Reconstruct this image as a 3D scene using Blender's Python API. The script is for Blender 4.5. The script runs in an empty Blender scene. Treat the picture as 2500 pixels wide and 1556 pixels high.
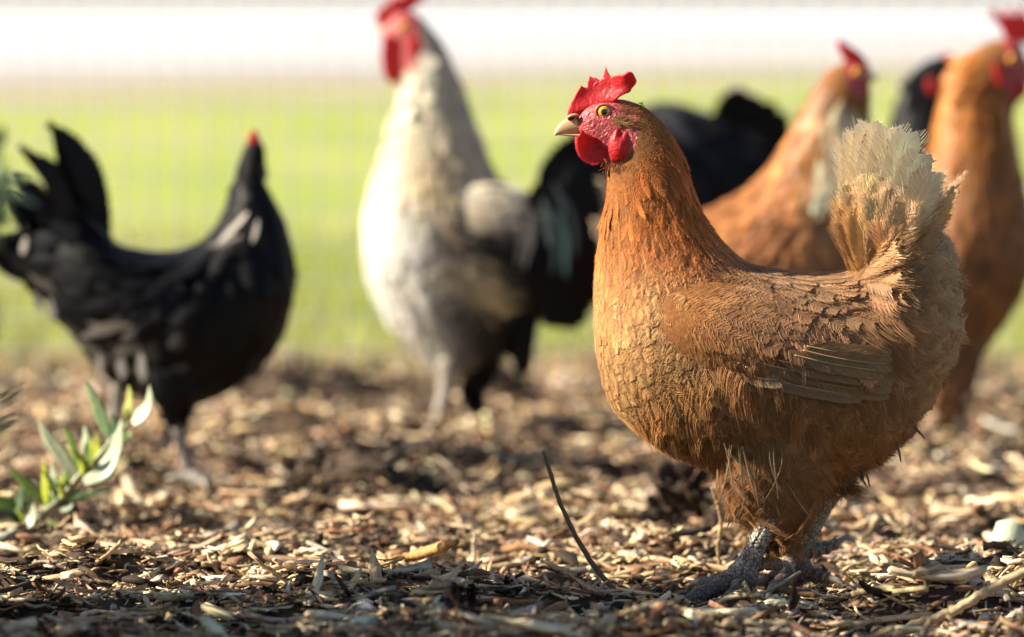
import bpy, bmesh, math, random
import numpy as np
from mathutils import Vector

rng = np.random.default_rng(7)
random.seed(7)
SC = bpy.context.scene
COL = SC.collection

# ------------------------------------------------------------------ camera
F = 13760.0                     # focal length in pixels of the 2500 px wide photograph
CAM_H = 0.46
PITCH = math.atan((778 + 12) / F)
cam_d = bpy.data.cameras.new('camera')
cam = bpy.data.objects.new('camera', cam_d)
COL.objects.link(cam)
cam.location = (0, 0, CAM_H)
cam.rotation_euler = (math.pi / 2 - PITCH, 0, 0)
cam_d.sensor_width = 36.0
cam_d.lens = 36.0 * F / 2500.0
cam_d.clip_start = 0.05
cam_d.clip_end = 3000
cam_d.dof.use_dof = True
cam_d.dof.focus_distance = 4.29
cam_d.dof.aperture_fstop = 4.6
cam_d.dof.aperture_blades = 0
SC.camera = cam

# ------------------------------------------------------------------ light
SUN_EL = 33.0
sun_dir = Vector((math.cos(math.radians(SUN_EL)) * 0.985, math.cos(math.radians(SUN_EL)) * 0.05, -math.sin(math.radians(SUN_EL)))).normalized()
w = bpy.data.worlds.new('World')
SC.world = w
w.use_nodes = True
nt = w.node_tree
nt.nodes.clear()
sky = nt.nodes.new('ShaderNodeTexSky')
sky.sky_type = 'NISHITA'
sky.sun_disc = False
sky.sun_elevation = math.radians(SUN_EL)
sky.sun_rotation = math.atan2(-sun_dir.x, -sun_dir.y)
bg = nt.nodes.new('ShaderNodeBackground')
bg.inputs['Strength'].default_value = 0.05
wo = nt.nodes.new('ShaderNodeOutputWorld')
nt.links.new(sky.outputs[0], bg.inputs[0])
nt.links.new(bg.outputs[0], wo.inputs[0])
sl = bpy.data.lights.new('sun', 'SUN')
sl.energy = 5.0
sl.angle = math.radians(0.5)
sl.color = (1.0, 0.89, 0.72)
sun = bpy.data.objects.new('sun', sl)
COL.objects.link(sun)
sun.rotation_euler = sun_dir.to_track_quat('-Z', 'Y').to_euler()
sun.location = (-6, -1, 5)

SC.view_settings.view_transform = 'Standard'
SC.view_settings.look = 'None'
SC.view_settings.gamma = 1
SC.view_settings.use_curve_mapping = False
SC.view_settings.exposure = 1.62
SC.render.engine = 'CYCLES'
SC.cycles.use_denoising = True
SC.cycles.max_bounces = 6
SC.cycles.transparent_max_bounces = 4
SC.cycles.use_adaptive_sampling = False

# ------------------------------------------------------------------ coordinate helpers
K = 2500 / 2429.0
cp, sp = math.cos(PITCH), math.sin(PITCH)

def at(px, py, Y):
    """photo pixel (2500 wide) at distance Y -> world point"""
    dx = (px - 1250) / F
    dy = (778 - py) / F
    d = np.array((dx, cp + dy * sp, -sp + dy * cp))
    t = Y / d[1]
    return np.array((0, 0, CAM_H)) + d * t

def D(x, y, Y):
    return at(x * K, y * K, Y)

def ground_at(x, y, z=0.0):
    """photo pixel (2429 scale) -> point on the ground plane"""
    px, py = x * K, y * K
    dx = (px - 1250) / F
    dy = (778 - py) / F
    d = np.array((dx, cp + dy * sp, -sp + dy * cp))
    t = (z - CAM_H) / d[2]
    return np.array((0, 0, CAM_H)) + d * t

def toD(p):
    """world points (N,3) -> photo pixels (2429 scale)"""
    q = p - np.array((0, 0, CAM_H))
    f = q[:, 1] * cp - q[:, 2] * sp
    u = q[:, 1] * sp + q[:, 2] * cp
    return (1250 + q[:, 0] / f * F) / K, (778 - u / f * F) / K

def tag(o, label=None, cat=None, group=None, kind=None):
    if label: o['label'] = label
    if cat: o['category'] = cat
    if group: o['group'] = group
    if kind: o['kind'] = kind
    return o

def empty(name, loc, label=None, cat=None, group=None):
    o = bpy.data.objects.new(name, None)
    COL.objects.link(o)
    o.location = loc
    o.empty_display_size = 0.05
    o['_o'] = 0
    del o['_o']
    return tag(o, label, cat, group)

def world_loc(o):
    v = Vector((0, 0, 0))
    while o is not None:
        v += o.location
        o = o.parent
    return np.array(v)

def mesh_data(name, verts, quads=None, tris=None, attrs=None, smooth=True, polys=None):
    me = bpy.data.meshes.new(name)
    verts = np.asarray(verts, dtype=np.float32)
    if polys is not None:
        me.from_pydata(verts.tolist(), [], polys)
    else:
        q = np.asarray(quads, dtype=np.int32).reshape(-1, 4) if quads is not None else np.zeros((0, 4), np.int32)
        t = np.asarray(tris, dtype=np.int32).reshape(-1, 3) if tris is not None else np.zeros((0, 3), np.int32)
        me.vertices.add(len(verts))
        me.vertices.foreach_set('co', verts.ravel())
        loops = np.concatenate([q.ravel(), t.ravel()])
        me.loops.add(len(loops))
        me.loops.foreach_set('vertex_index', loops)
        n = len(q) + len(t)
        me.polygons.add(n)
        starts = np.concatenate([np.arange(len(q)) * 4, len(q) * 4 + np.arange(len(t)) * 3]).astype(np.int32)
        me.polygons.foreach_set('loop_start', starts)
        me.update(calc_edges=True)
    if smooth and len(me.polygons):
        me.polygons.foreach_set('use_smooth', np.ones(len(me.polygons), dtype=bool))
    for nm, (typ, arr) in (attrs or {}).items():
        a = me.attributes.new(nm, typ, 'POINT')
        arr = np.asarray(arr, dtype=np.float32)
        if typ == 'FLOAT_COLOR':
            if arr.shape[1] == 3:
                arr = np.concatenate([arr, np.ones((len(arr), 1), np.float32)], 1)
            a.data.foreach_set('color', arr.ravel())
        elif typ == 'FLOAT_VECTOR':
            a.data.foreach_set('vector', arr.ravel())
        else:
            a.data.foreach_set('value', arr.ravel())
    return me

def link(name, me, mat=None, parent=None, loc=None):
    o = bpy.data.objects.new(name, me)
    COL.objects.link(o)
    if mat is not None and len(me.materials) == 0:
        me.materials.append(mat)
    if loc is not None:
        o.location = loc
    if parent is not None:
        o.parent = parent
    return o

def part(name, verts, parent, mat, **kw):
    """mesh given in world coordinates, linked as a child of parent"""
    v = np.asarray(verts, dtype=float)
    if parent is not None:
        v = v - world_loc(parent)
        return link(name, mesh_data(name, v, **kw), mat, parent)
    c = v.mean(0)
    c[2] = v[:, 2].min()
    return link(name, mesh_data(name, v - c, **kw), mat, None, c)

# ------------------------------------------------------------------ materials
class M:
    def __init__(self, name):
        self.m = bpy.data.materials.new(name)
        self.m.use_nodes = True
        self.t = self.m.node_tree
        self.b = self.t.nodes['Principled BSDF']
        self.out = self.t.nodes['Material Output']
    def n(self, typ, **kw):
        nd = self.t.nodes.new(typ)
        for k, v in kw.items():
            if k in nd.inputs:
                nd.inputs[k].default_value = v
            else:
                setattr(nd, k, v)
        return nd
    def l(self, a, b):
        self.t.links.new(a, b)
    def mixc(self, fac, a, b, mode='MIX'):
        nd = self.t.nodes.new('ShaderNodeMix')
        nd.data_type = 'RGBA'
        nd.blend_type = mode
        for s, v in ((0, fac), (6, a), (7, b)):
            if hasattr(v, 'is_linked') or hasattr(v, 'links'):
                self.l(v, nd.inputs[s])
            else:
                nd.inputs[s].default_value = v if s == 0 else (*v, 1) if len(v) == 3 else v
        return nd.outputs[2]
    def ramp(self, src, stops):
        nd = self.t.nodes.new('ShaderNodeValToRGB')
        while len(nd.color_ramp.elements) < len(stops):
            nd.color_ramp.elements.new(0.5)
        for e, (p, c) in zip(nd.color_ramp.elements, stops):
            e.position = p
            e.color = (*c, 1) if len(c) == 3 else c
        self.l(src, nd.inputs[0])
        return nd.outputs[0]
    def math(self, op, a, b=0.0):
        nd = self.t.nodes.new('ShaderNodeMath')
        nd.operation = op
        for i, v in enumerate((a, b)):
            if hasattr(v, 'links'):
                self.l(v, nd.inputs[i])
            else:
                nd.inputs[i].default_value = v
        return nd.outputs[0]
    def bump(self, h, strength=0.5, dist=0.001):
        nd = self.n('ShaderNodeBump')
        nd.inputs['Strength'].default_value = strength
        nd.inputs['Distance'].default_value = dist
        self.l(h, nd.inputs['Height'])
        self.l(nd.outputs[0], self.b.inputs['Normal'])
        return nd.outputs[0]
    def translucent(self, color, fac, normal=None):
        tr = self.n('ShaderNodeBsdfTranslucent')
        self.l(color, tr.inputs[0])
        mx = self.n('ShaderNodeMixShader')
        mx.inputs[0].default_value = fac
        self.l(self.b.outputs[0], mx.inputs[1])
        self.l(tr.outputs[0], mx.inputs[2])
        self.l(mx.outputs[0], self.out.inputs[0])

def feather_mat(name, trans=0.22, rough=0.5, spec=0.3, sheen=0.0, streak=0.35):
    m = M(name)
    c = m.n('ShaderNodeAttribute', attribute_name='Col')
    f = m.n('ShaderNodeAttribute', attribute_name='fuv')
    sep = m.n('ShaderNodeSeparateXYZ')
    m.l(f.outputs['Vector'], sep.inputs[0])
    # barb streaks run outwards and forwards from the shaft
    ax = m.math('ABSOLUTE', sep.outputs[0])
    ph = m.math('SUBTRACT', sep.outputs[1], m.math('MULTIPLY', ax, 0.22))
    cmb = m.n('ShaderNodeCombineXYZ')
    m.l(m.math('MULTIPLY', ph, 34.0), cmb.inputs[0])
    m.l(m.math('MULTIPLY', ax, 0.6), cmb.inputs[1])
    m.l(m.math('MULTIPLY', sep.outputs[2], 40.0), cmb.inputs[2])
    nz = m.n('ShaderNodeTexNoise', Scale=1.0, Detail=3.0, Roughness=0.6)
    m.l(cmb.outputs[0], nz.inputs['Vector'])
    k = m.ramp(nz.outputs['Fac'], [(0.3, (1 - streak,) * 3), (0.7, (1 + 0.0,) * 3)])
    k2 = m.mixc(1.0, c.outputs['Color'], k, 'MULTIPLY')
    m.l(k2, m.b.inputs['Base Color'])
    m.b.inputs['Roughness'].default_value = rough
    m.b.inputs['Specular IOR Level'].default_value = spec
    if sheen:
        m.b.inputs['Sheen Weight'].default_value = sheen
    m.bump(nz.outputs['Fac'], 0.35, 0.0006)
    m.translucent(k2, trans)
    return m.m

MAT = {}
MAT['feather'] = feather_mat('feather_vane')
MAT['pale_feather'] = feather_mat('pale_feather_vane', trans=0.25, streak=0.2)
MAT['black_feather'] = feather_mat('black_feather_vane', trans=0.01, rough=0.45, spec=0.14)

def barb_mat():
    m = M('feather_barb')
    c = m.n('ShaderNodeAttribute', attribute_name='Col')
    m.l(c.outputs['Color'], m.b.inputs['Base Color'])
    m.b.inputs['Roughness'].default_value = 0.5
    m.b.inputs['Specular IOR Level'].default_value = 0.25
    m.translucent(c.outputs['Color'], 0.3)
    return m.m
MAT['barb'] = barb_mat()

def skin_mat(name, c0, c1, scale=900, trans=0.15, rough=0.42, bump=0.6, dist=0.0006):
    m = M(name)
    tc = m.n('ShaderNodeTexCoord')
    v = m.n('ShaderNodeTexVoronoi', Scale=scale)
    m.l(tc.outputs['Object'], v.inputs['Vector'])
    nz = m.n('ShaderNodeTexNoise', Scale=scale * 0.35, Detail=4.0)
    m.l(tc.outputs['Object'], nz.inputs['Vector'])
    c = m.ramp(nz.outputs['Fac'], [(0.3, c0), (0.7, c1)])
    m.l(c, m.b.inputs['Base Color'])
    m.b.inputs['Roughness'].default_value = rough
    m.b.inputs['Specular IOR Level'].default_value = 0.45
    wr_ = m.n('ShaderNodeTexNoise', Scale=scale * 0.22, Detail=3.0, Distortion=1.5)
    m.l(tc.outputs['Object'], wr_.inputs['Vector'])
    h = m.math('ADD', m.math('MULTIPLY', v.outputs['Distance'], -0.25), m.math('MULTIPLY', wr_.outputs['Fac'], 2.2))
    m.bump(h, bump, dist)
    if trans:
        tcol = m.n('ShaderNodeRGB')
        tcol.outputs[0].default_value = (0.75, 0.02, 0.015, 1)
        m.translucent(tcol.outputs[0], trans)
    return m.m
MAT['face'] = skin_mat('red_face_skin', (0.34, 0.035, 0.04), (0.46, 0.085, 0.085), 1000, 0.05, 0.42, 0.8, 0.0009)
MAT['comb'] = skin_mat('red_comb_skin', (0.46, 0.008, 0.014), (0.56, 0.03, 0.035), 800, 0.34, 0.45, 0.5, 0.0008)

def plain(name, col, rough=0.6, spec=0.3, var=0.25, scale=80, bump=0.3, dist=0.001):
    m = M(name)
    tc = m.n('ShaderNodeTexCoord')
    nz = m.n('ShaderNodeTexNoise', Scale=scale, Detail=5.0)
    m.l(tc.outputs['Object'], nz.inputs['Vector'])
    a = tuple(max(0, x * (1 - var)) for x in col)
    b = tuple(min(1, x * (1 + var)) for x in col)
    c = m.ramp(nz.outputs['Fac'], [(0.3, a), (0.7, b)])
    m.l(c, m.b.inputs['Base Color'])
    m.b.inputs['Roughness'].default_value = rough
    m.b.inputs['Specular IOR Level'].default_value = spec
    m.bump(nz.outputs['Fac'], bump, dist)
    return m.m

MAT['eyeblack'] = plain('pupil_black', (0.004, 0.004, 0.005), 0.05, 0.6, 0, 10, 0)
MAT['eyelid'] = plain('eyelid_skin', (0.42, 0.12, 0.10), 0.4, 0.4, 0.2, 900, 0.5, 0.0004)
MAT['beakmat'] = plain('horn_beak', (0.56, 0.36, 0.19), 0.32, 0.5, 0.22, 120, 0.1, 0.0004)
MAT['nostril'] = plain('nostril_dark', (0.03, 0.018, 0.016), 0.7, 0.2, 0.2, 100, 0.1)
MAT['claw'] = plain('claw_horn', (0.30, 0.26, 0.2), 0.4, 0.45, 0.25, 200, 0.2)
MAT['bare_skin'] = plain('down_underlayer', (0.2, 0.085, 0.03), 0.9, 0.1, 0.3, 300, 0.4)
MAT['black_skin'] = plain('black_underlayer', (0.006, 0.006, 0.007), 0.8, 0.2, 0.3, 300, 0.2)
MAT['cream_skin'] = plain('cream_underlayer', (0.45, 0.38, 0.28), 0.9, 0.1, 0.3, 300, 0.2)
MAT['wire'] = plain('galvanised_wire', (0.72, 0.72, 0.72), 0.45, 0.5, 0.1, 30, 0.0)
MAT['post'] = plain('weathered_post_wood', (0.25, 0.18, 0.12), 0.85, 0.2, 0.3, 40, 0.6, 0.003)

def iris_mat():
    m = M('amber_iris')
    a = m.n('ShaderNodeAttribute', attribute_name='Col')
    nz = m.n('ShaderNodeTexNoise', Scale=1500.0, Detail=2.0)
    tc = m.n('ShaderNodeTexCoord')
    m.l(tc.outputs['Object'], nz.inputs['Vector'])
    k = m.ramp(nz.outputs['Fac'], [(0.3, (0.7, 0.7, 0.7)), (0.7, (1, 1, 1))])
    c = m.mixc(1.0, a.outputs['Color'], k, 'MULTIPLY')
    m.l(c, m.b.inputs['Base Color'])
    m.b.inputs['Roughness'].default_value = 0.06
    m.b.inputs['Specular IOR Level'].default_value = 0.6
    m.b.inputs['Coat Weight'].default_value = 0.6
    m.b.inputs['Coat Roughness'].default_value = 0.02
    return m.m
MAT['iris'] = iris_mat()

def scale_mat():
    m = M('scaly_leg_skin')
    tc = m.n('ShaderNodeTexCoord')
    v = m.n('ShaderNodeTexVoronoi', Scale=300.0)
    v.feature = 'DISTANCE_TO_EDGE'
    m.l(tc.outputs['Object'], v.inputs['Vector'])
    nz = m.n('ShaderNodeTexNoise', Scale=160.0, Detail=5.0, Roughness=0.65)
    m.l(tc.outputs['Object'], nz.inputs['Vector'])
    att = m.n('ShaderNodeAttribute', attribute_name='Col')
    c = m.mixc(1.0, att.outputs['Color'], m.ramp(nz.outputs['Fac'], [(0.3, (0.45, 0.42, 0.4)), (0.65, (1, 1, 1))]), 'MULTIPLY')
    c2 = m.mixc(m.ramp(v.outputs['Distance'], [(0.02, (0, 0, 0)), (0.12, (1, 1, 1))]), (0.03, 0.022, 0.018), c)
    m.l(c2, m.b.inputs['Base Color'])
    m.b.inputs['Roughness'].default_value = 0.55
    h = m.math('ADD', m.math('MINIMUM', v.outputs['Distance'], 0.25), m.math('MULTIPLY', nz.outputs['Fac'], 0.3))
    m.bump(h, 0.9, 0.002)
    return m.m
MAT['scale'] = scale_mat()

def wood_mat(name, objcol=False):
    m = M(name)
    if objcol:
        oi = m.n('ShaderNodeObjectInfo')
        src = oi.outputs['Color']
        rnd = oi.outputs['Random']
    else:
        a = m.n('ShaderNodeAttribute', attribute_name='Col')
        src = a.outputs['Color']
    f = m.n('ShaderNodeAttribute', attribute_name='fuv')
    mp = m.n('ShaderNodeMapping')
    mp.inputs['Scale'].default_value = (90, 1100, 300)
    m.l(f.outputs['Vector'], mp.inputs['Vector'])
    if objcol:
        cmb = m.n('ShaderNodeCombineXYZ')
        m.l(m.math('MULTIPLY', rnd, 50.0), cmb.inputs[2])
        m.l(cmb.outputs[0], mp.inputs['Location'])
    nz = m.n('ShaderNodeTexNoise', Scale=1.0, Detail=4.0, Roughness=0.6)
    m.l(mp.outputs[0], nz.inputs['Vector'])
    k = m.ramp(nz.outputs['Fac'], [(0.3, (0.42, 0.38, 0.34)), (0.55, (0.9, 0.88, 0.85)), (0.75, (1.1, 1.1, 1.08))])
    m.l(m.mixc(1.0, src, k, 'MULTIPLY'), m.b.inputs['Base Color'])
    m.b.inputs['Roughness'].default_value = 0.75
    m.b.inputs['Specular IOR Level'].default_value = 0.22
    m.bump(nz.outputs['Fac'], 0.8, 0.0008)
    return m.m
MAT['chip'] = wood_mat('wood_chip_grain')
MAT['chipo'] = wood_mat('wood_chip_grain_single', True)

def soil_mat():
    m = M('dark_mulch_soil')
    tc = m.n('ShaderNodeTexCoord')
    nz = m.n('ShaderNodeTexNoise', Scale=45.0, Detail=8.0, Roughness=0.7)
    m.l(tc.outputs['Object'], nz.inputs['Vector'])
    m.l(m.ramp(nz.outputs['Fac'], [(0.35, (0.025, 0.016, 0.011)), (0.55, (0.09, 0.055, 0.033)), (0.7, (0.22, 0.14, 0.08))]), m.b.inputs['Base Color'])
    m.b.inputs['Roughness'].default_value = 0.95
    m.bump(nz.outputs['Fac'], 1.0, 0.01)
    return m.m
MAT['soil'] = soil_mat()

def lawn_mat():
    m = M('mown_lawn')
    tc = m.n('ShaderNodeTexCoord')
    mp = m.n('ShaderNodeMapping')
    mp.inputs['Scale'].default_value = (1.0, 0.16, 1)
    m.l(tc.outputs['Object'], mp.inputs['Vector'])
    nz = m.n('ShaderNodeTexNoise', Scale=2.2, Detail=5.0, Roughness=0.6)
    m.l(mp.outputs[0], nz.inputs['Vector'])
    n2 = m.n('ShaderNodeTexNoise', Scale=90.0, Detail=4.0)
    m.l(tc.outputs['Object'], n2.inputs['Vector'])
    c = m.ramp(nz.outputs['Fac'], [(0.3, (0.20, 0.28, 0.045)), (0.52, (0.31, 0.345, 0.095)), (0.72, (0.40, 0.39, 0.16))])
    c = m.mixc(1.0, c, m.ramp(n2.outputs['Fac'], [(0.3, (0.6, 0.6, 0.5)), (0.7, (1.1, 1.1, 1.1))]), 'MULTIPLY')
    m.l(c, m.b.inputs['Base Color'])
    m.b.inputs['Roughness'].default_value = 0.9
    m.b.inputs['Specular IOR Level'].default_value = 0.15
    return m.m
MAT['lawn'] = lawn_mat()
MAT['dry'] = plain('dry_grass_verge', (0.29, 0.25, 0.195), 0.95, 0.1, 0.15, 0.6, 0.1)
MAT['gravel'] = plain('pale_gravel_yard', (0.385, 0.395, 0.42), 0.95, 0.15, 0.06, 0.4, 0.1)

def leaf_mat(name, trans=0.25):
    m = M(name)
    c = m.n('ShaderNodeAttribute', attribute_name='Col')
    tc = m.n('ShaderNodeTexCoord')
    nz = m.n('ShaderNodeTexNoise', Scale=180.0, Detail=4.0)
    m.l(tc.outputs['Object'], nz.inputs['Vector'])
    k = m.mixc(1.0, c.outputs['Color'], m.ramp(nz.outputs['Fac'], [(0.3, (0.75, 0.75, 0.75)), (0.7, (1.05, 1.05, 1.05))]), 'MULTIPLY')
    m.l(k, m.b.inputs['Base Color'])
    m.b.inputs['Roughness'].default_value = 0.42
    m.bump(nz.outputs['Fac'], 0.3, 0.001)
    m.translucent(k, trans)
    return m.m
MAT['leaf'] = leaf_mat('fleshy_leaf')
MAT['blade'] = leaf_mat('grass_blade', 0.35)

# ------------------------------------------------------------------ generic shapes
def tube(path, radii, n=12, flat=1.0, cap=True):
    """tapered tube along path; returns verts, quads, tris"""
    path = np.asarray(path, float)
    radii = np.asarray(radii, float)
    m = len(path)
    tan = np.gradient(path, axis=0)
    tan /= np.linalg.norm(tan, axis=1)[:, None] + 1e-12
    ref = np.array((0, 1.0, 0)) if abs(tan[:, 1]).mean() < 0.8 else np.array((0, 0, 1.0))
    vs = []
    for i in range(m):
        a = np.cross(tan[i], ref); a /= np.linalg.norm(a) + 1e-12
        b = np.cross(a, tan[i])
        th = np.linspace(0, 2 * math.pi, n, endpoint=False)
        vs.append(path[i] + radii[i] * (np.cos(th)[:, None] * a + np.sin(th)[:, None] * b * flat))
    v = np.concatenate(vs)
    i = np.arange(m - 1)[:, None] * n
    j = np.arange(n)[None, :]
    j2 = (j + 1) % n
    q = np.stack([i + j, i + j2, i + n + j2, i + n + j], -1).reshape(-1, 4)
    t = []
    if cap:
        v = np.concatenate([v, path[:1], path[-1:]])
        c0, c1 = m * n, m * n + 1
        for k in range(n):
            t.append((c0, (k + 1) % n, k))
            t.append((c1, (m - 1) * n + k, (m - 1) * n + (k + 1) % n))
    return v, q, np.array(t, int).reshape(-1, 3)

def merge(parts):
    vs, qs, ts, o = [], [], [], 0
    for v, q, t in parts:
        vs.append(v)
        qs.append(np.asarray(q, int).reshape(-1, 4) + o)
        ts.append(np.asarray(t, int).reshape(-1, 3) + o)
        o += len(v)
    return np.concatenate(vs), np.concatenate(qs), np.concatenate(ts)

def smooth_path(pts, n=24):
    pts = np.asarray(pts, float)
    return catmull(pts, n)

def catmull(P, n):
    """resample rows of P (m,k) into n rows on a Catmull-Rom curve"""
    P = np.asarray(P, float)
    m = len(P)
    if m == 2:
        t = np.linspace(0, 1, n)[:, None]
        return P[0] * (1 - t) + P[1] * t
    E = np.concatenate([[2 * P[0] - P[1]], P, [2 * P[-1] - P[-2]]])
    u = np.linspace(0, m - 1 - 1e-9, n)
    i = u.astype(int)
    f = (u - i)[:, None]
    a, b, c, d = E[i], E[i + 1], E[i + 2], E[i + 3]
    return 0.5 * (2 * b + (c - a) * f + (2 * a - 5 * b + 4 * c - d) * f ** 2 + (3 * b - a - 3 * c + d) * f ** 3)

def ball(c, r, nu=16, nv=10):
    th = np.linspace(0, math.pi, nv)
    vs = [];
    for a in th:
        for b in np.linspace(0, 2 * math.pi, nu, endpoint=False):
            vs.append((math.sin(a) * math.cos(b), math.sin(a) * math.sin(b), math.cos(a)))
    v = np.array(vs) * np.asarray(r) + np.asarray(c)
    i = np.arange(nv - 1)[:, None] * nu
    j = np.arange(nu)[None, :]
    q = np.stack([i + j, i + nu + j, i + nu + (j + 1) % nu, i + (j + 1) % nu], -1).reshape(-1, 4)
    return v, q, np.zeros((0, 3), int)

def slab(outline, thick, bulge_y=None):
    """closed outline (N,3 world points) -> extruded solid across Y with the given thickness"""
    o = np.asarray(outline, float)
    n = len(o)
    f = o.copy(); f[:, 1] -= thick / 2
    b = o.copy(); b[:, 1] += thick / 2
    polys = [list(range(n)), list(range(2 * n - 1, n - 1, -1))]
    for i in range(n):
        j = (i + 1) % n
        polys.append([i, i + n, j + n, j])
    return np.concatenate([f, b]), polys

def fleshy(name, outline, thick, parent, mat, voxel=0.0008, smooth=5, warp=None):
    v, polys = slab(outline, thick)
    o = part(name, v, parent, mat, polys=polys)
    r = o.modifiers.new('solid', 'REMESH')
    r.mode = 'VOXEL'
    r.voxel_size = voxel
    r.use_smooth_shade = True
    s = o.modifiers.new('soft', 'SMOOTH')
    s.iterations = smooth
    s.factor = 0.5
    dg = bpy.context.evaluated_depsgraph_get()
    me = bpy.data.meshes.new_from_object(o.evaluated_get(dg))
    o.modifiers.clear()
    old = o.data
    o.data = me
    bpy.data.meshes.remove(old)
    if warp is not None:
        n = len(me.vertices)
        co = np.empty(n * 3, np.float32)
        me.vertices.foreach_get('co', co)
        co = co.reshape(-1, 3).astype(float) + world_loc(o)
        co = warp(co) - world_loc(o)
        me.vertices.foreach_set('co', co.astype(np.float32).ravel())
        me.update()
    me.polygons.foreach_set('use_smooth', np.ones(len(me.polygons), dtype=bool))
    if len(me.materials) == 0:
        me.materials.append(mat)
    return o

# ------------------------------------------------------------------ feathers
def unit(a):
    return a / (np.linalg.norm(a, axis=-1, keepdims=True) + 1e-12)

def feathers(P, Dr, Nn, L, W, c_root, c_tip, c_edge, solid=0.6, Mb=10, shape='round', lift=0.12, bend=0.15, sbend=0.0,
             fwd=0.5, jit=0.25, camber=0.25, gap=0.0, r=None, barbs=0, reach=1.12, pillow=0.4, bcol=1.15):
    """all feathers of one tract as one vertex soup. P base, Dr direction, Nn outward normal."""
    r = r or rng
    N = len(P)
    Dr = unit(Dr)
    Nn = unit(Nn - (Nn * Dr).sum(1, keepdims=True) * Dr)
    B = np.cross(Dr, Nn)
    L = np.broadcast_to(L, (N,)); W = np.broadcast_to(W, (N,))
    lift = np.broadcast_to(lift, (N,)); bend = np.broadcast_to(bend, (N,)); sbend = np.broadcast_to(sbend, (N,))
    t = np.linspace(0, 1, Mb + 1)
    if shape == 'round':
        prof = np.where(t < 0.5, np.clip(t / 0.5, 0, 1) ** 0.55, np.sqrt(np.clip(1 - ((t - 0.5) / 0.5) ** 2.2, 0, 1)))
    elif shape == 'lance':
        prof = np.clip(t, 0, 1) ** 0.5 * np.clip(1 - t ** 1.6, 0, 1) ** 0.75 * 1.25
    else:   # long flight feather
        prof = np.clip(t * 7, 0, 1) ** 0.6 * np.clip(1 - t ** 9, 0, 1) ** 0.5
    def R(tt):      # (N,k) -> (N,k,3)
        a = L[:, None] * tt
        return (P[:, None] + Dr[:, None] * a[..., None]
                + Nn[:, None] * (L[:, None] * (lift[:, None] * tt - bend[:, None] * tt ** 2))[..., None]
                + B[:, None] * (L[:, None] * sbend[:, None] * tt ** 2)[..., None])
    T = np.broadcast_to(t, (N, Mb + 1))
    hw = prof[None] * W[:, None] * 0.5
    root = R(T)
    V = [root]; A = [np.stack([np.zeros_like(T), T], -1)]
    wr = L[:, None]
    edge_w = [np.zeros_like(T)]
    for s in (-1, 1):
        jm = 1 + (r.random((N, Mb + 1)) - 0.5) * 0.1
        tm = T + fwd * hw * solid / wr
        mid = R(tm) + s * B[:, None] * (hw * solid * jm)[..., None] - Nn[:, None] * (hw * solid * camber)[..., None]
        V.append(mid); A.append(np.stack([s * solid * np.ones_like(T), tm], -1)); edge_w.append(np.full_like(T, solid))
        tt = 0.5 * (T[:, :-1] + T[:, 1:]); hh = np.maximum(0.5 * (hw[:, :-1] + hw[:, 1:]), W[:, None] * 0.12)
        rag = jit * (0.45 + 0.85 * np.clip((tt - 0.55) / 0.3, 0, 1))
        jl = 1 + (r.random((N, Mb)) - 0.6) * rag * 2
        tp = tt + fwd * hh * jl / wr + (r.random((N, Mb)) - 0.5) * jit * 0.08
        tip = R(tp) + s * B[:, None] * (hh * jl)[..., None] - Nn[:, None] * (hh * camber * (1 + (r.random((N, Mb)) - 0.5) * jit * 1.2))[..., None]
        V.append(tip); A.append(np.stack([s * np.ones_like(tt), tp], -1)); edge_w.append(np.ones_like(tt))
        if gap > 0:
            gm = mid[:, :-1] * (gap) + mid[:, 1:] * (1 - gap)
            V.append(gm); A.append(np.stack([s * solid * np.ones_like(tt), tt], -1)); edge_w.append(np.full_like(tt, solid))
    cnt = [x.shape[1] for x in V]
    off = np.concatenate([[0], np.cumsum(cnt)])
    verts = np.concatenate(V, 1)
    fuv = np.concatenate(A, 1)
    ew = np.concatenate(edge_w, 1)
    per = verts.shape[1]
    q, tr = [], []
    i = np.arange(Mb)
    k = 1
    for s in (-1, 1):
        mo = off[k]; to = off[k + 1]
        qq = np.stack([i, i + 1, mo + i + 1, mo + i], -1)
        if gap > 0:
            go = off[k + 2]
            tt_ = np.stack([mo + i, go + i, to + i], -1)
            k += 3
        else:
            tt_ = np.stack([mo + i, mo + i + 1, to + i], -1)
            k += 2
        if s > 0:
            qq = qq[:, ::-1]; tt_ = tt_[:, ::-1]
        q.append(qq); tr.append(tt_)
    q = np.concatenate(q); tr = np.concatenate(tr)
    o = (np.arange(N) * per)[:, None, None]
    Q = (q[None] + o).reshape(-1, 4)
    Tt = (tr[None] + o).reshape(-1, 3)
    tv = np.clip(fuv[..., 1], 0, 1)[..., None]
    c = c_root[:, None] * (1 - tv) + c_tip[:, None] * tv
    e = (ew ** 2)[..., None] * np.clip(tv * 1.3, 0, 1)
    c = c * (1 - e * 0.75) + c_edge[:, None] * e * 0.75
    rid = r.random(N)
    f3 = np.concatenate([fuv, np.broadcast_to(rid[:, None, None], (N, per, 1))], -1)
    # shading normals: the body's own normal, gently rolled over the two halves of the vane
    dz = (lift[:, None] - 2 * bend[:, None] * np.clip(fuv[..., 1], 0, 1))
    nv = Nn[:, None] - Dr[:, None] * dz[..., None] * 0.6 + B[:, None] * (fuv[..., 0] * pillow)[..., None] + Dr[:, None] * (0.25 * (fuv[..., 1] ** 2))[..., None] * pillow
    nv = unit(nv).reshape(-1, 3)
    strands = None
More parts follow.
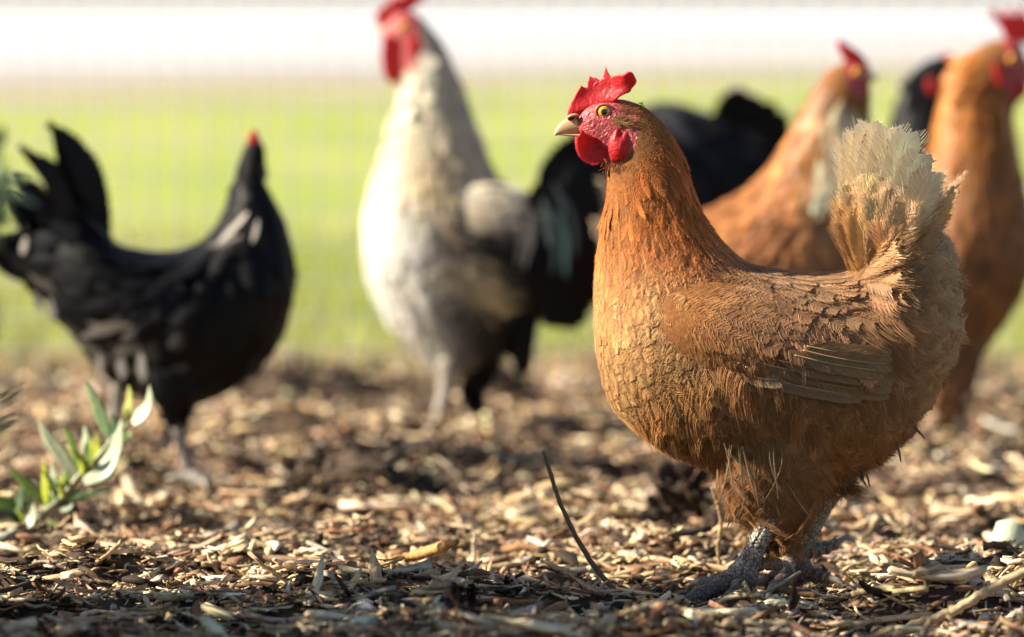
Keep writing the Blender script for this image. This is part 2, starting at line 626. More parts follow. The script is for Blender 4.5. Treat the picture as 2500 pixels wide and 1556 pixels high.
    if barbs:
        sp_, sc_ = [], []
        for s in (-1, 1):
            tb = (np.arange(barbs)[None] + r.random((N, barbs))) / barbs * 0.98
            hb = np.interp(tb, t, prof) * W[:, None] * 0.5
            hb = np.maximum(hb, W[:, None] * 0.1)
            m = reach * (1 + r.normal(0, 0.12, tb.shape))
            ln = []
            for k, (a, fw) in enumerate(((0.25, 0.10), (0.65, 0.42), (1.0, 1.0))):
                te = tb + fwd * fw * hb * m / wr
                q_ = R(te) + s * B[:, None] * (hb * m * a)[..., None] + Nn[:, None] * (0.00035 - hb * camber * a ** 2 + (r.normal(0.0002, 0.0005, tb.shape) if k == 2 else 0))[..., None]
                ln.append(q_)
            sp_.append(np.stack(ln, 2).reshape(-1, 3, 3))
            tv_ = np.clip(tb, 0, 1)[..., None]
            cb = (c_root[:, None] * (1 - tv_) + c_tip[:, None] * tv_) * 0.5 + c_edge[:, None] * 0.5
            sc_.append(np.clip(cb * bcol * np.exp(r.normal(0, 0.2, cb.shape[:2] + (1,))), 0, 0.92).reshape(-1, 3))
        strands = (np.concatenate(sp_), np.concatenate(sc_))
    return verts.reshape(-1, 3), Q, Tt, c.reshape(-1, 3), f3.reshape(-1, 3), nv, strands

def hair_part(name, pts, cols, parent, mat, rad=0.00019):
    """fine barbs as hair curves; pts (S,3,3) world, cols (S,3)"""
    S, k = pts.shape[:2]
    hc = bpy.data.hair_curves.new(name)
    hc.add_curves([k] * S)
    v = (pts - world_loc(parent)).reshape(-1, 3).astype(np.float32)
    hc.attributes['position'].data.foreach_set('vector', v.ravel())
    a = hc.attributes.get('radius') or hc.attributes.new('radius', 'FLOAT', 'POINT')
    a.data.foreach_set('value', np.tile(np.linspace(1.0, 0.25, k) * rad, S).astype(np.float32))
    ca = hc.attributes.new('Col', 'FLOAT_COLOR', 'POINT')
    cc = np.concatenate([np.repeat(cols, k, 0), np.ones((S * k, 1))], 1).astype(np.float32)
    ca.data.foreach_set('color', cc.ravel())
    o = bpy.data.objects.new(name, hc)
    COL.objects.link(o)
    hc.materials.append(mat)
    o.parent = parent
    o['kind'] = 'stuff'
    return o

def set_normals(me, nv):
    me.normals_split_custom_set_from_vertices(nv.astype(np.float32).tolist())

def fpart(name, sets, parent, mat, kind='stuff'):
    vs, qs, ts, cs, fs, ns, o = [], [], [], [], [], [], 0
    sp_, sc_ = [], []
    for v, q, t, c, f, nv, st in sets:
        vs.append(v); qs.append(q + o); ts.append(t + o); cs.append(c); fs.append(f); ns.append(nv); o += len(v)
        if st is not None:
            sp_.append(st[0]); sc_.append(st[1])
    ob = part(name, np.concatenate(vs), parent, mat, quads=np.concatenate(qs), tris=np.concatenate(ts),
              attrs={'Col': ('FLOAT_COLOR', np.concatenate(cs)), 'fuv': ('FLOAT_VECTOR', np.concatenate(fs))})
    if kind: ob['kind'] = kind
    if sp_:
        set_normals(ob.data, np.concatenate(ns))
        hair_part('feather_barbs', np.concatenate(sp_), np.concatenate(sc_), parent, MAT['barb'])
    return ob

def vary(c, n, s=0.18, hue=0.06, r=None):
    r = r or rng
    k = np.exp(r.normal(0, s, (n, 1)))
    return np.clip(np.asarray(c)[None] * k * np.exp(r.normal(0, hue, (n, 3))), 0.001, 0.95) if np.ndim(c) == 1 else np.clip(c * k * np.exp(r.normal(0, hue, (n, 3))), 0.001, 0.95)

class Loft:
    """stations (Ux,Uy,Lx,Ly,w) in photo pixels at distance Y -> surface S(u,v); v=0 back, v=pi front; -Y side is sin v > 0"""
    def __init__(self, st, Y, ycen=0.0, n=90):
        rows = []
        ppm = F / Y / K
        for ux, uy, lx, ly, wd in st:
            rows.append(np.concatenate([D(ux, uy, Y), D(lx, ly, Y), [wd / ppm]]))
        self.R = catmull(rows, n)
        self.n = n
        self.m = len(st)
        self.ycen = ycen
        self.Y = Y
    def S(self, u, v):
        """u in station index units"""
        x = np.clip(np.asarray(u) / (self.m - 1) * (self.n - 1), 0, self.n - 1.001)
        i = x.astype(int)
        f = (x - i)[:, None]
        r = self.R[i] * (1 - f) + self.R[i + 1] * f
        U, L, wd = r[:, :3], r[:, 3:6], np.abs(r[:, 6:7])
        c = (U + L) / 2
        a = (U - L) / 2
        cv, sv = np.cos(v)[:, None], np.sin(v)[:, None]
        p = c + a * np.sign(cv) * np.abs(cv) ** 0.95
        p = p + np.array((0, -1.0, 0)) * wd * np.sign(sv) * np.abs(sv) ** 0.9
        p[:, 1] += self.ycen
        return p
    def frame(self, u, v):
        e = 1e-2
        p = self.S(u, v)
        du = self.S(u + e, v) - self.S(u - e, v)
        dv = self.S(u, v + e) - self.S(u, v - e)
        nn = unit(np.cross(du, dv))
        uu = np.full_like(u, 0.0)
        x = np.clip(np.asarray(u) / (self.m - 1) * (self.n - 1), 0, self.n - 1.001).astype(int)
        c = (self.R[x, :3] + self.R[x, 3:6]) / 2
        c[:, 1] += self.ycen
        sgn = np.sign(((p - c) * nn).sum(1, keepdims=True))
        sgn[sgn == 0] = 1
        return p, unit(du), nn * sgn, unit(dv)
    def mesh(self, nv=36):
        u = np.repeat(np.linspace(0, self.m - 1, self.n), nv)
        v = np.tile(np.linspace(0, 2 * math.pi, nv, endpoint=False), self.n)
        p = self.S(u, v)
        i = np.arange(self.n - 1)[:, None] * nv
        j = np.arange(nv)[None, :]
        j2 = (j + 1) % nv
        q = np.stack([i + j, i + j2, i + nv + j2, i + nv + j], -1).reshape(-1, 4)
        c0, c1 = p[:nv].mean(0), p[-nv:].mean(0)
        p = np.concatenate([p, [c0, c1]])
        e0, e1 = self.n * nv, self.n * nv + 1
        t = [(e0, (k + 1) % nv, k) for k in range(nv)] + [(e1, (self.n - 1) * nv + k, (self.n - 1) * nv + (k + 1) % nv) for k in range(nv)]
        return p, q, np.array(t)
    def scatter(self, u0, u1, spacing, v0=0, v1=2 * math.pi, jitter=0.5, r=None):
        """points spread evenly by area over the surface between two stations"""
        r = r or rng
        us, vs = [], []
        u = u0
        row = 0
        while u < u1:
            vv = np.linspace(v0, v1, 60)
            ring = self.S(np.full(60, u), vv)
            ln = np.linalg.norm(np.diff(ring, axis=0), axis=1).sum()
            k = max(3, int(ln / spacing))
            cum = np.concatenate([[0], np.cumsum(np.linalg.norm(np.diff(ring, axis=0), axis=1))]) / ln
            s = (np.arange(k) + (0.5 if row % 2 else 0) + (r.random(k) - 0.5) * jitter) / k
            vs.append(np.interp(np.mod(s, 1), cum, vv))
            nxt = self.S(np.full(60, min(u + 0.05, self.m - 1)), vv)
            step = np.linalg.norm(nxt - ring, axis=1).mean() / 0.05
            du = spacing * 0.9 / max(step, 1e-4)
            us.append(np.full(k, u) + (r.random(k) - 0.5) * jitter * du)
            u += du
            row += 1
        return np.clip(np.concatenate(us), u0, u1), np.concatenate(vs)

# ------------------------------------------------------------------ ground relief
_gw = [(rng.normal(0, 1, 2) * (2 * math.pi / lam), rng.random() * 6.28, amp) for lam, amp in
       [(0.5, .006)] * 3 + [(0.24, .0045)] * 4 + [(0.12, .003)] * 5 + [(0.06, .0018)] * 6]
MOUNDS = []
for (mx, my, sx, sy, hh) in [(790, 1160, .06, .05, .03), (1010, 1135, .05, .05, .026), (1260, 1090, .05, .06, .03), (720, 950, .09, .10, .04), (300, 1010, .10, .1, .03), (1180, 960, .07, .08, .03), (560, 1060, .06, .07, .024),
                             (1080, 1420, .05, .025, .012), (2300, 1370, .12, .03, .01), (60, 1250, .06, .05, .012), (1740, 1425, .10, .06, -.022), (1930, 1385, .07, .06, -.018)]:
    g_ = ground_at(mx, my)
    MOUNDS.append((g_[0], g_[1], sx, sy, hh))
def relief(x, y):
    z = np.zeros_like(x)
    for kv, ph, amp in _gw:
        z += amp * np.sin(kv[0] * x + kv[1] * y + ph)
    for (a, b, sx, sy, hh) in MOUNDS:
        z += hh * np.exp(-((x - a) / sx) ** 2 - ((y - b) / sy) ** 2)
    return z * np.clip((7.3 - y) / 0.4, 0, 1) - 0.004

MULCH_END = 7.0
def sheet(name, x0, x1, y0, y1, nx, ny, mat, z=None, kind='structure', edge=None):
    X, Yg = np.meshgrid(np.linspace(x0, x1, nx), np.linspace(y0, y1, ny))
    X, Yg = X.ravel(), Yg.ravel()
    if edge is not None:
        Yg = np.where(np.arange(len(X)) >= nx * (ny - 1), Yg + edge(X), Yg)
    Z = z(X, Yg) if callable(z) else np.full_like(X, z)
    v = np.stack([X, Yg, Z], 1)
    i = np.arange(ny - 1)[:, None] * nx
    j = np.arange(nx - 1)[None, :]
    q = np.stack([i + j, i + j + 1, i + nx + j + 1, i + nx + j], -1).reshape(-1, 4)
    o = link(name, mesh_data(name, v, quads=q), mat)
    o['kind'] = kind
    return o
sheet('mulch_bed', -4, 4, -1.0, 7.35, 400, 500, MAT['soil'], relief)
sheet('lawn', -14, 14, 6.75, 62.0, 60, 90, MAT['lawn'], lambda x, y: np.where(y < 6.95, -0.03, 0.0))
def slanted(name, x0, x1, nx, f0, f1, ny, mat, z):
    """ground sheet between two oblique lines y=f0(x), y=f1(x)"""
    xs = np.linspace(x0, x1, nx)
    tt = np.linspace(0, 1, ny)[:, None] ** 2
    Yg = f0(xs)[None] * (1 - tt) + f1(xs)[None] * tt
    X = np.broadcast_to(xs, Yg.shape)
    v = np.stack([X.ravel(), Yg.ravel(), np.full(X.size, z)], 1)
    i = np.arange(ny - 1)[:, None] * nx
    j = np.arange(nx - 1)[None, :]
    o = link(name, mesh_data(name, v, quads=np.stack([i + j, i + j + 1, i + nx + j + 1, i + nx + j], -1).reshape(-1, 4)), mat)
    o['kind'] = 'structure'
wob = lambda x: 0.5 * np.sin(x * 1.7) + 0.3 * np.sin(x * 4.1 + 1)
slanted('dry_verge', -9, 12, 120, lambda x: 27.6 + 1.5 * x + wob(x), lambda x: 40.0 + 1.5 * x, 12, MAT['dry'], 0.004)
slanted('gravel_yard', -9, 12, 60, lambda x: 38.0 + 1.5 * x + wob(x), lambda x: 1500 + 0 * x, 30, MAT['gravel'], 0.008)
slanted('gravel_yard', -400, -9, 20, lambda x: 26 + 0 * x, lambda x: 1500 + 0 * x, 30, MAT['gravel'], 0.008)
slanted('gravel_yard', 12, 400, 20, lambda x: 57.5 + 0 * x, lambda x: 1500 + 0 * x, 30, MAT['gravel'], 0.008)
sheet('ground', -400, 400, -300.0, 1600.0, 10, 10, MAT['lawn'], lambda x, y: -0.06 + 0 * x)

# ------------------------------------------------------------------ mulch chips
def chip_template(n, elong, r, ragged=0.2):
    """irregular splintered flake, unit length along x; returns verts, tris"""
    h = n // 2
    xs = np.sort(np.concatenate([[-0.5, 0.5], r.uniform(-0.42, 0.42, h - 2)]))
    ends = np.array([r.uniform(0.05, 0.7), r.uniform(0.05, 0.7)])
    prof = 0.5 / elong * np.interp(xs, [-0.5, -0.3, 0.3, 0.5], [ends[0], 1, r.uniform(0.75, 1.1), ends[1]])
    up = np.stack([xs + r.normal(0, 0.03, h), prof * r.uniform(1 - ragged * 2, 1 + ragged, h)], 1)
    dn = np.stack([xs[::-1] + r.normal(0, 0.03, h), -prof[::-1] * r.uniform(1 - ragged * 2, 1 + ragged, h)], 1)
    o = np.concatenate([up, dn])
    n = len(o)
    x, y = o[:, 0], o[:, 1] + 0.15 / elong * np.sin(o[:, 0] * r.uniform(2, 5) + r.random() * 6)
    th_ = r.uniform(0.04, 0.10) if elong > 1.6 else r.uniform(0.08, 0.2)
    curl = r.normal(0, 0.3)
    zt = curl * x ** 2 + r.normal(0, 0.012, n) + r.normal(0, 0.3) * x * y
    top = np.stack([x, y, zt + th_ / 2 * r.uniform(0.4, 1.3, n)], 1)
    bot = np.stack([x * 0.98, y * 0.94, zt - th_ / 2], 1)
    v = np.concatenate([top, bot])
    t = []
    for k in range(h - 1):          # strips between the two long sides
        a, b, c, d = k, k + 1, n - 2 - k, n - 1 - k
        t += [(a, d, c), (a, c, b), (n + a, n + c, n + d), (n + a, n + b, n + c)]
    for k in range(n):
        j = (k + 1) % n
        t += [(k, j, n + j), (k, n + j, n + k)]
    return v, np.array(t)

TEMPL = {'flake': [chip_template(12, rng.uniform(1.8, 4.2), rng, 0.26) for _ in range(18)],
         'splinter': [chip_template(10, rng.uniform(5, 12), rng, 0.3) for _ in range(14)],
         'chunk': [chip_template(10, rng.uniform(1.1, 1.5), rng) for _ in range(8)]}
CHIPCOL = {'pale straw': (0.78, 0.63, 0.44), 'tan': (0.58, 0.42, 0.25), 'reddish brown': (0.26, 0.14, 0.075), 'dark brown': (0.05, 0.034, 0.024), 'silver grey': (0.40, 0.36, 0.31)}
CHIPP = {'pale straw': 0.29, 'tan': 0.35, 'reddish brown': 0.2, 'dark brown': 0.14, 'silver grey': 0.08}

def rotmats(yaw, tilt, az):
    """yaw about z, then tilt about a horizontal axis at az"""
    n = len(yaw)
    c, s = np.cos(yaw), np.sin(yaw)
    Rz = np.zeros((n, 3, 3)); Rz[:, 0, 0] = c; Rz[:, 0, 1] = -s; Rz[:, 1, 0] = s; Rz[:, 1, 1] = c; Rz[:, 2, 2] = 1
    ax = np.stack([np.cos(az), np.sin(az), np.zeros(n)], 1)
    ct, st = np.cos(tilt), np.sin(tilt)
    Kx = np.zeros((n, 3, 3))
    Kx[:, 0, 1] = -ax[:, 2]; Kx[:, 0, 2] = ax[:, 1]; Kx[:, 1, 0] = ax[:, 2]; Kx[:, 1, 2] = -ax[:, 0]; Kx[:, 2, 0] = -ax[:, 1]; Kx[:, 2, 1] = ax[:, 0]
    Rt = np.eye(3)[None] + st[:, None, None] * Kx + (1 - ct)[:, None, None] * (Kx @ Kx)
    return Rt @ Rz

def place_points(n, y0, y1, widen):
    """random points over the bed, denser towards the strip in view"""
    y = y0 + (y1 - y0) * rng.random(n)
    x = (rng.random(n) * 2 - 1) * (0.095 * y + widen)
    return x, y

names = list(CHIPCOL)
cum = np.cumsum([CHIPP[k] for k in names])
def pick_cols(n):
    i = np.minimum(np.searchsorted(cum, rng.random(n)), len(names) - 1)
    c = np.array([CHIPCOL[k] for k in names])[i]
    return i, vary(c, n, 0.22, 0.05)

PAINTED_SHADE = [(*ground_at(px_, py_)[:2], sx_ * 1.1, sy_ * 1.1) for px_, py_, sx_, sy_ in [(830, 955, .16, .12), (1000, 1165, .13, .06), (1180, 1140, .07, .05), (1330, 1100, .10, .07), (760, 1190, .07, .05), (700, 930, .15, .1), (420, 1160, .05, .04), (1120, 1440, .06, .02),
        (1960, 985, .15, .12), (2330, 980, .12, .1), (1560, 1120, .05, .05), (60, 1290, .05, .04), (130, 1400, .05, .02), (2380, 1240, .05, .02), (1200, 960, .14, .1), (20, 950, .1, .1)]]  # shadow areas of the bed, painted through the chip colours
def painted_shade_at(x, y):  # how strongly the painted shade darkens a chip
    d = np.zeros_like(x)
    for a, b, sx_, sy_ in PAINTED_SHADE:
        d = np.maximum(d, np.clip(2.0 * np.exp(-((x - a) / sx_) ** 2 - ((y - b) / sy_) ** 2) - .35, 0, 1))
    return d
VS, TS, CS, FS, OFF = [], [], [], [], 0
def add_chips(tpls, x, y, z, ln, tilt_sd, cols):
    global OFF
    n = len(x)
    pick = rng.integers(0, len(tpls), n)
    Rm = rotmats(rng.random(n) * 6.283, np.abs(rng.normal(0, tilt_sd, n)), rng.random(n) * 6.283)
    for k, (tv, tt) in enumerate(tpls):
        s = np.where(pick == k)[0]
        if len(s) == 0: continue
        v = np.einsum('nij,kj->nki', Rm[s], tv) * ln[s][:, None, None] + np.stack([x[s], y[s], z[s]], 1)[:, None]
        m = len(tv)
        VS.append(v.reshape(-1, 3))
        TS.append((tt[None] + (np.arange(len(s)) * m)[:, None, None]).reshape(-1, 3) + OFF)
        CS.append(np.repeat(cols[s], m, 0))
        f = tv[None] * ln[s][:, None, None] + rng.random((len(s), 1, 3)) * 3
        FS.append(f.reshape(-1, 3))
        OFF += len(s) * m

# fine layer everywhere, then larger flakes, then splinters
for (n, y0, y1, wd, tp, l0, l1, ts) in [
        (26000, 3.6, 5.1, 0.12, 'splinter', 0.005, 0.024, 0.4),
        (9000, 3.6, 4.9, 0.12, 'chunk', 0.0025, 0.007, 0.5),
        (12000, 3.6, 5.2, 0.15, 'flake', 0.007, 0.022, 0.42),
        (16000, 5.0, 7.05, 0.25, 'flake', 0.010, 0.034, 0.45),
        (5000, 5.0, 7.05, 0.25, 'splinter', 0.015, 0.06, 0.3),
        (2200, 3.6, 5.2, 0.15, 'flake', 0.02, 0.042, 0.36),
        (2200, 3.6, 5.2, 0.15, 'splinter', 0.025, 0.07, 0.25),
        (6000, 2.0, 7.1, 1.2, 'flake', 0.015, 0.04, 0.3)]:
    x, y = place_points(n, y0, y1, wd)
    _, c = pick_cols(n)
    shade_amt = painted_shade_at(x, y) * (rng.random(n) < 0.85)      # ground shade painted as dark patches into the chip colours
    c = c * (1 - shade_amt[:, None]) + vary((.045, .03, .021), n, .4, .05) * shade_amt[:, None]
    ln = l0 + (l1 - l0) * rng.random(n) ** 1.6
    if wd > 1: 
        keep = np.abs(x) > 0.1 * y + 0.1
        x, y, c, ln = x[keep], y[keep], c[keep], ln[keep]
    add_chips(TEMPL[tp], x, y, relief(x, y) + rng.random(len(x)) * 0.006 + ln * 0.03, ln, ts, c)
v = np.concatenate(VS); t = np.concatenate(TS)
o = link('mulch_litter', mesh_data('mulch_litter', v, tris=t, attrs={'Col': ('FLOAT_COLOR', np.concatenate(CS)), 'fuv': ('FLOAT_VECTOR', np.concatenate(FS))}, smooth=False), MAT['chip'])
tag(o, 'shredded wood and bark litter covering the ground of the bed', 'mulch', kind='stuff')

# the chips that show largest: one object each
CH_MESH = {}
for kname, tp in TEMPL.items():
    CH_MESH[kname] = [mesh_data('wood_chip', tv, tris=tt, attrs={'fuv': ('FLOAT_VECTOR', tv * 0.04)}, smooth=False) for tv, tt in tp]
    for me in CH_MESH[kname]: me.materials.append(MAT['chipo'])
cnt = 0
USED = set()
LANDMARKS = [(1540, 1440, 'the foot of the upright twig'), (1615, 1185, 'the dark pine cone'), (2392, 1285, 'the pale leaf scrap'), (2300, 1470, 'the long straw stem'), (1720, 1425, "the hen's front foot"), (1930, 1385, "the hen's rear foot"),
             (1160, 1490, 'the curled grey twig'), (1000, 1310, 'the orange bark strip'), (640, 1325, 'the brown flat stick'), (715, 1378, 'the thick weathered stick'), (170, 1200, 'the small green plant'), (1182, 1385, 'the white flake'),
             (1158, 1350, 'the short pale stalk'), (800, 1480, 'the thin dark stick'), (1095, 1450, 'the ragged bark clump'), (1000, 1090, "the rooster's feet"), (470, 1150, "the black hen's foot"), (60, 1500, 'the lower left corner'), (2380, 1400, 'the right edge')]
shape_words = {'flake': 'flat wood flake', 'splinter': 'long wood splinter', 'chunk': 'chunky wood chip'}
while cnt < 290:
    px, py = random.uniform(-10, 2440), 1130 + (1525 - 1130) * random.random() ** 0.75
    g = ground_at(px, py)
    if py < 1200 and random.random() < 0.5: continue
    if 1560 < px < 2080 and 1330 < py < 1475 and random.random() < 0.7: continue
    kname = random.choices(['flake', 'splinter', 'chunk'], [0.55, 0.33, 0.12])[0]
    ln = {'flake': random.uniform(0.022, 0.042), 'splinter': random.uniform(0.03, 0.08), 'chunk': random.uniform(0.014, 0.024)}[kname]
    ci = random.choices(names, [0.3, 0.36, 0.14, 0.1, 0.1])[0]
    o = bpy.data.objects.new('wood_chip', random.choice(CH_MESH[kname]))
    COL.objects.link(o)
    o.location = (g[0], g[1], float(relief(np.array([g[0]]), np.array([g[1]]))[0]) + 0.005 + ln * 0.05)
    o.rotation_euler = (random.gauss(0, 0.22), random.gauss(0, 0.22), random.random() * 6.28)
    o.scale = (ln,) * 3
    kk = math.exp(random.gauss(0, 0.15))
    o.color = (*[min(0.9, c * kk) for c in CHIPCOL[ci]], 1)
    zone = min(LANDMARKS, key=lambda m_: (m_[0] - px) ** 2 + ((m_[1] - py) * 2.2) ** 2)[2]
    size = 'small ' if ln < {'flake': .028, 'splinter': .045, 'chunk': .018}[kname] else 'large ' if ln > {'flake': .036, 'splinter': .065, 'chunk': .0215}[kname] else ''
    yw = math.degrees(o.rotation_euler[2]) % 180
    turn = 'crosswise' if yw < 25 or yw > 155 else 'pointing away' if 65 < yw < 115 else 'slanting'
    lab = '%s%s %s lying %s near %s' % (size, ci, shape_words[kname], turn, zone)
    if lab in USED:
        bpy.data.objects.remove(o)
        continue
    USED.add(lab)
    tag(o, lab, 'wood chip', 'wood chips lying on the mulch bed')
    cnt += 1

# ------------------------------------------------------------------ grass blades at the near edge of the lawn
n = 26000
gx = (rng.random(n) * 2 - 1) * 1.5
gy = 6.85 + rng.random(n) ** 1.5 * 4.0
hgt = rng.uniform(0.015, 0.05, n) * np.clip((gy - 6.7) / 0.5, 0.4, 1)
a = rng.random(n) * 6.28
lean = rng.normal(0, 0.4, (n, 2))
b0 = np.stack([gx - np.cos(a) * 0.0015, gy - np.sin(a) * 0.0015, np.full(n, -0.004)], 1)
b1 = np.stack([gx + np.cos(a) * 0.0015, gy + np.sin(a) * 0.0015, np.full(n, -0.004)], 1)
tp = np.stack([gx + lean[:, 0] * hgt, gy + lean[:, 1] * hgt, hgt], 1)
v = np.stack([b0, b1, tp], 1).reshape(-1, 3)
gc = vary((0.24, 0.27, 0.05), n, 0.2, 0.08)
dryk = (rng.random(n) < np.clip((7.5 - gy) / 0.7, 0.08, 0.7))[:, None]
gc = np.where(dryk, vary((0.5, 0.4, 0.2), n, 0.2, 0.05), gc)
o = link('grass', mesh_data('grass', v, tris=np.arange(3 * n).reshape(-1, 3), attrs={'Col': ('FLOAT_COLOR', np.repeat(gc, 3, 0))}, smooth=False), MAT['blade'])
tag(o, 'short sunlit yellow-green grass beyond the mulch', 'grass', kind='stuff')

# ------------------------------------------------------------------ wire fence
FY = 6.52
fe = empty('wire_fence', (0, FY, 0), 'thin pale welded wire mesh fence between mulch and lawn', 'fence')
def rod(name, p0, p1, r, parent, mat, n=6, me=None):
    v, q, t = tube([p0, p1], [r, r], n)
    return part(name, v, parent, mat, quads=q, tris=t)
base = rod('wire', (0, FY, 0.0), (0, FY, 1.1), 0.0011, fe, MAT['wire'])
nx_ = 54
for i in range(-nx_, nx_ + 1):
    c = base if i == 0 else base.copy()
    if i: COL.objects.link(c); c.parent = fe
    c.location = (i * 0.032, 0, 0)
hb = rod('wire', (-1.77, FY + 0.002, 0), (1.77, FY + 0.002, 0), 0.0008, fe, MAT['wire'])
for i in range(0, 30):
    c = hb if i == 0 else hb.copy()
    if i: COL.objects.link(c); c.parent = fe
    c.location = (0, 0, 0.01 + i * 0.04)
for sx in (-1.8, 1.8):
    v, q, t = tube([(sx, FY, -0.1), (sx, FY, 0.6), (sx + 0.004, FY, 1.2)], [0.04, 0.038, 0.036], 14)
    part('post', v, fe, MAT['post'], quads=q, tris=t)

# ------------------------------------------------------------------ bird pieces
def leg(parent, path, radii, toes, col, claws=True, n=12, name='leg', scutes=True):
    """path/toes are world points; the toes grow out of the last path point; claws are sub-parts"""
    pieces = []
    P = smooth_path(path, 18)
    R = np.interp(np.linspace(0, 1, 18), np.linspace(0, 1, len(radii)), radii)
    pieces.append(tube(P, R, n))
    for tpts, r0, r1 in toes:
        m = 16
        tp_ = smooth_path(tpts, m)
        rr = np.linspace(r0, r1, m) * (1 + 0.14 * np.cos(np.linspace(0, 1, m) * 2 * math.pi * 3.2))
        pieces.append(tube(tp_, rr, 10))
    # knobbly joint where the toes meet
    pieces.append(ball(P[-1], (R[-1] * 1.25,) * 3, 12, 8))
    if scutes:
        for i in range(3, 17):
            a = P[i]; tg = unit((P[min(i + 1, 17)] - P[i - 1])[None])[0]
            fr = np.array((tg[2], 0, -tg[0])); fr = fr if fr[0] < 0 else -fr
            for ang in (-0.75, -0.1, 0.55):
                dirv = fr * math.cos(ang) + np.array((0, -1, 0)) * math.sin(ang + 0.35)
                dirv /= np.linalg.norm(dirv)
                bv, bq, bt = ball((0, 0, 0), (1, 1, 1), 8, 6)
                s = R[i]
                e1 = tg; e2 = np.cross(tg, dirv)
                bv = bv[:, :1] * e1 * s * 0.36 + bv[:, 1:2] * e2 * s * 0.38 + bv[:, 2:] * dirv * s * 0.16
                pieces.append((bv + a + dirv * s * 0.97, bq, bt))
    v, q, t = merge(pieces)
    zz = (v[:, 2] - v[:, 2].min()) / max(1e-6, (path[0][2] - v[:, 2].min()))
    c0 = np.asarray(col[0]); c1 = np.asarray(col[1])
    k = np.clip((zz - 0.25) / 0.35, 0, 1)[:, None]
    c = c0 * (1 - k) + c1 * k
    o = part(name, v, parent, MAT['scale'], quads=q, tris=t, attrs={'Col': ('FLOAT_COLOR', c)})
    if claws:
        for tpts, r0, r1 in toes:
            e = np.asarray(tpts[-1], float)
            d = unit((e - np.asarray(tpts[-2], float))[None])[0]
            pts = [e - d * r1 * 0.6, e + d * r1 * 1.3 + np.array((0, 0, r1 * 0.35)), e + d * r1 * 2.6 + np.array((0, 0, -r1 * 0.2)), e + d * r1 * 3.3 + np.array((0, 0, -r1 * 1.0))]
            cp_ = smooth_path(pts, 8)
            v, q, t = tube(cp_, np.linspace(r1 * 0.78, r1 * 0.16, 8), 8)
            part('claw', v, o, MAT['claw'], quads=q, tris=t)
    return o

def eyeball(parent, c, r, side=-1, iris=(0.92, 0.40, 0.035), facing=None):
    """eye dome looking out along -Y (side=-1) with rim, iris and pupil"""
    n, m = 28, 12
    vs, cs = [], []
    for i in range(m + 1):
        a = i / m * math.pi * 0.5
        for k in range(n):
            b = 2 * math.pi * k / n
            vs.append((math.sin(a) * math.cos(b) * r, side * math.cos(a) * r * 0.6, math.sin(a) * math.sin(b) * r))
            if a < 0.5: cs.append((0.003, 0.003, 0.004))
            elif a < 1.2: cs.append(iris)
            else: cs.append((0.05, 0.03, 0.03))
    i = np.arange(m)[:, None] * n
    j = np.arange(n)[None, :]
    q = np.stack([i + j, i + (j + 1) % n, i + n + (j + 1) % n, i + n + j], -1).reshape(-1, 4)
    return part('eye', np.array(vs) + np.asarray(c), parent, MAT['iris'], quads=q, attrs={'Col': ('FLOAT_COLOR', np.array(cs))})

def beak(parent, Y, up, lo, w0, mat, name='beak'):
    """up/lo: lists of (topx,topy,botx,boty) stations in photo px (2429) from tip to root"""
    ob = None
    for nm, st in (('beak', up), ('lower_mandible', lo)):
        rows = [(a, b, c, d, w0 * f) for (a, b, c, d), f in zip(st, np.linspace(0.06, 1, len(st)) ** 0.6)]
        L = Loft(rows, Y, n=24)
        v, q, t = L.mesh(18)
        if ob is None:
            ob = part(nm, v, parent, mat, quads=q, tris=t)
        else:
            part(nm, v, ob, mat, quads=q, tris=t)
    return ob

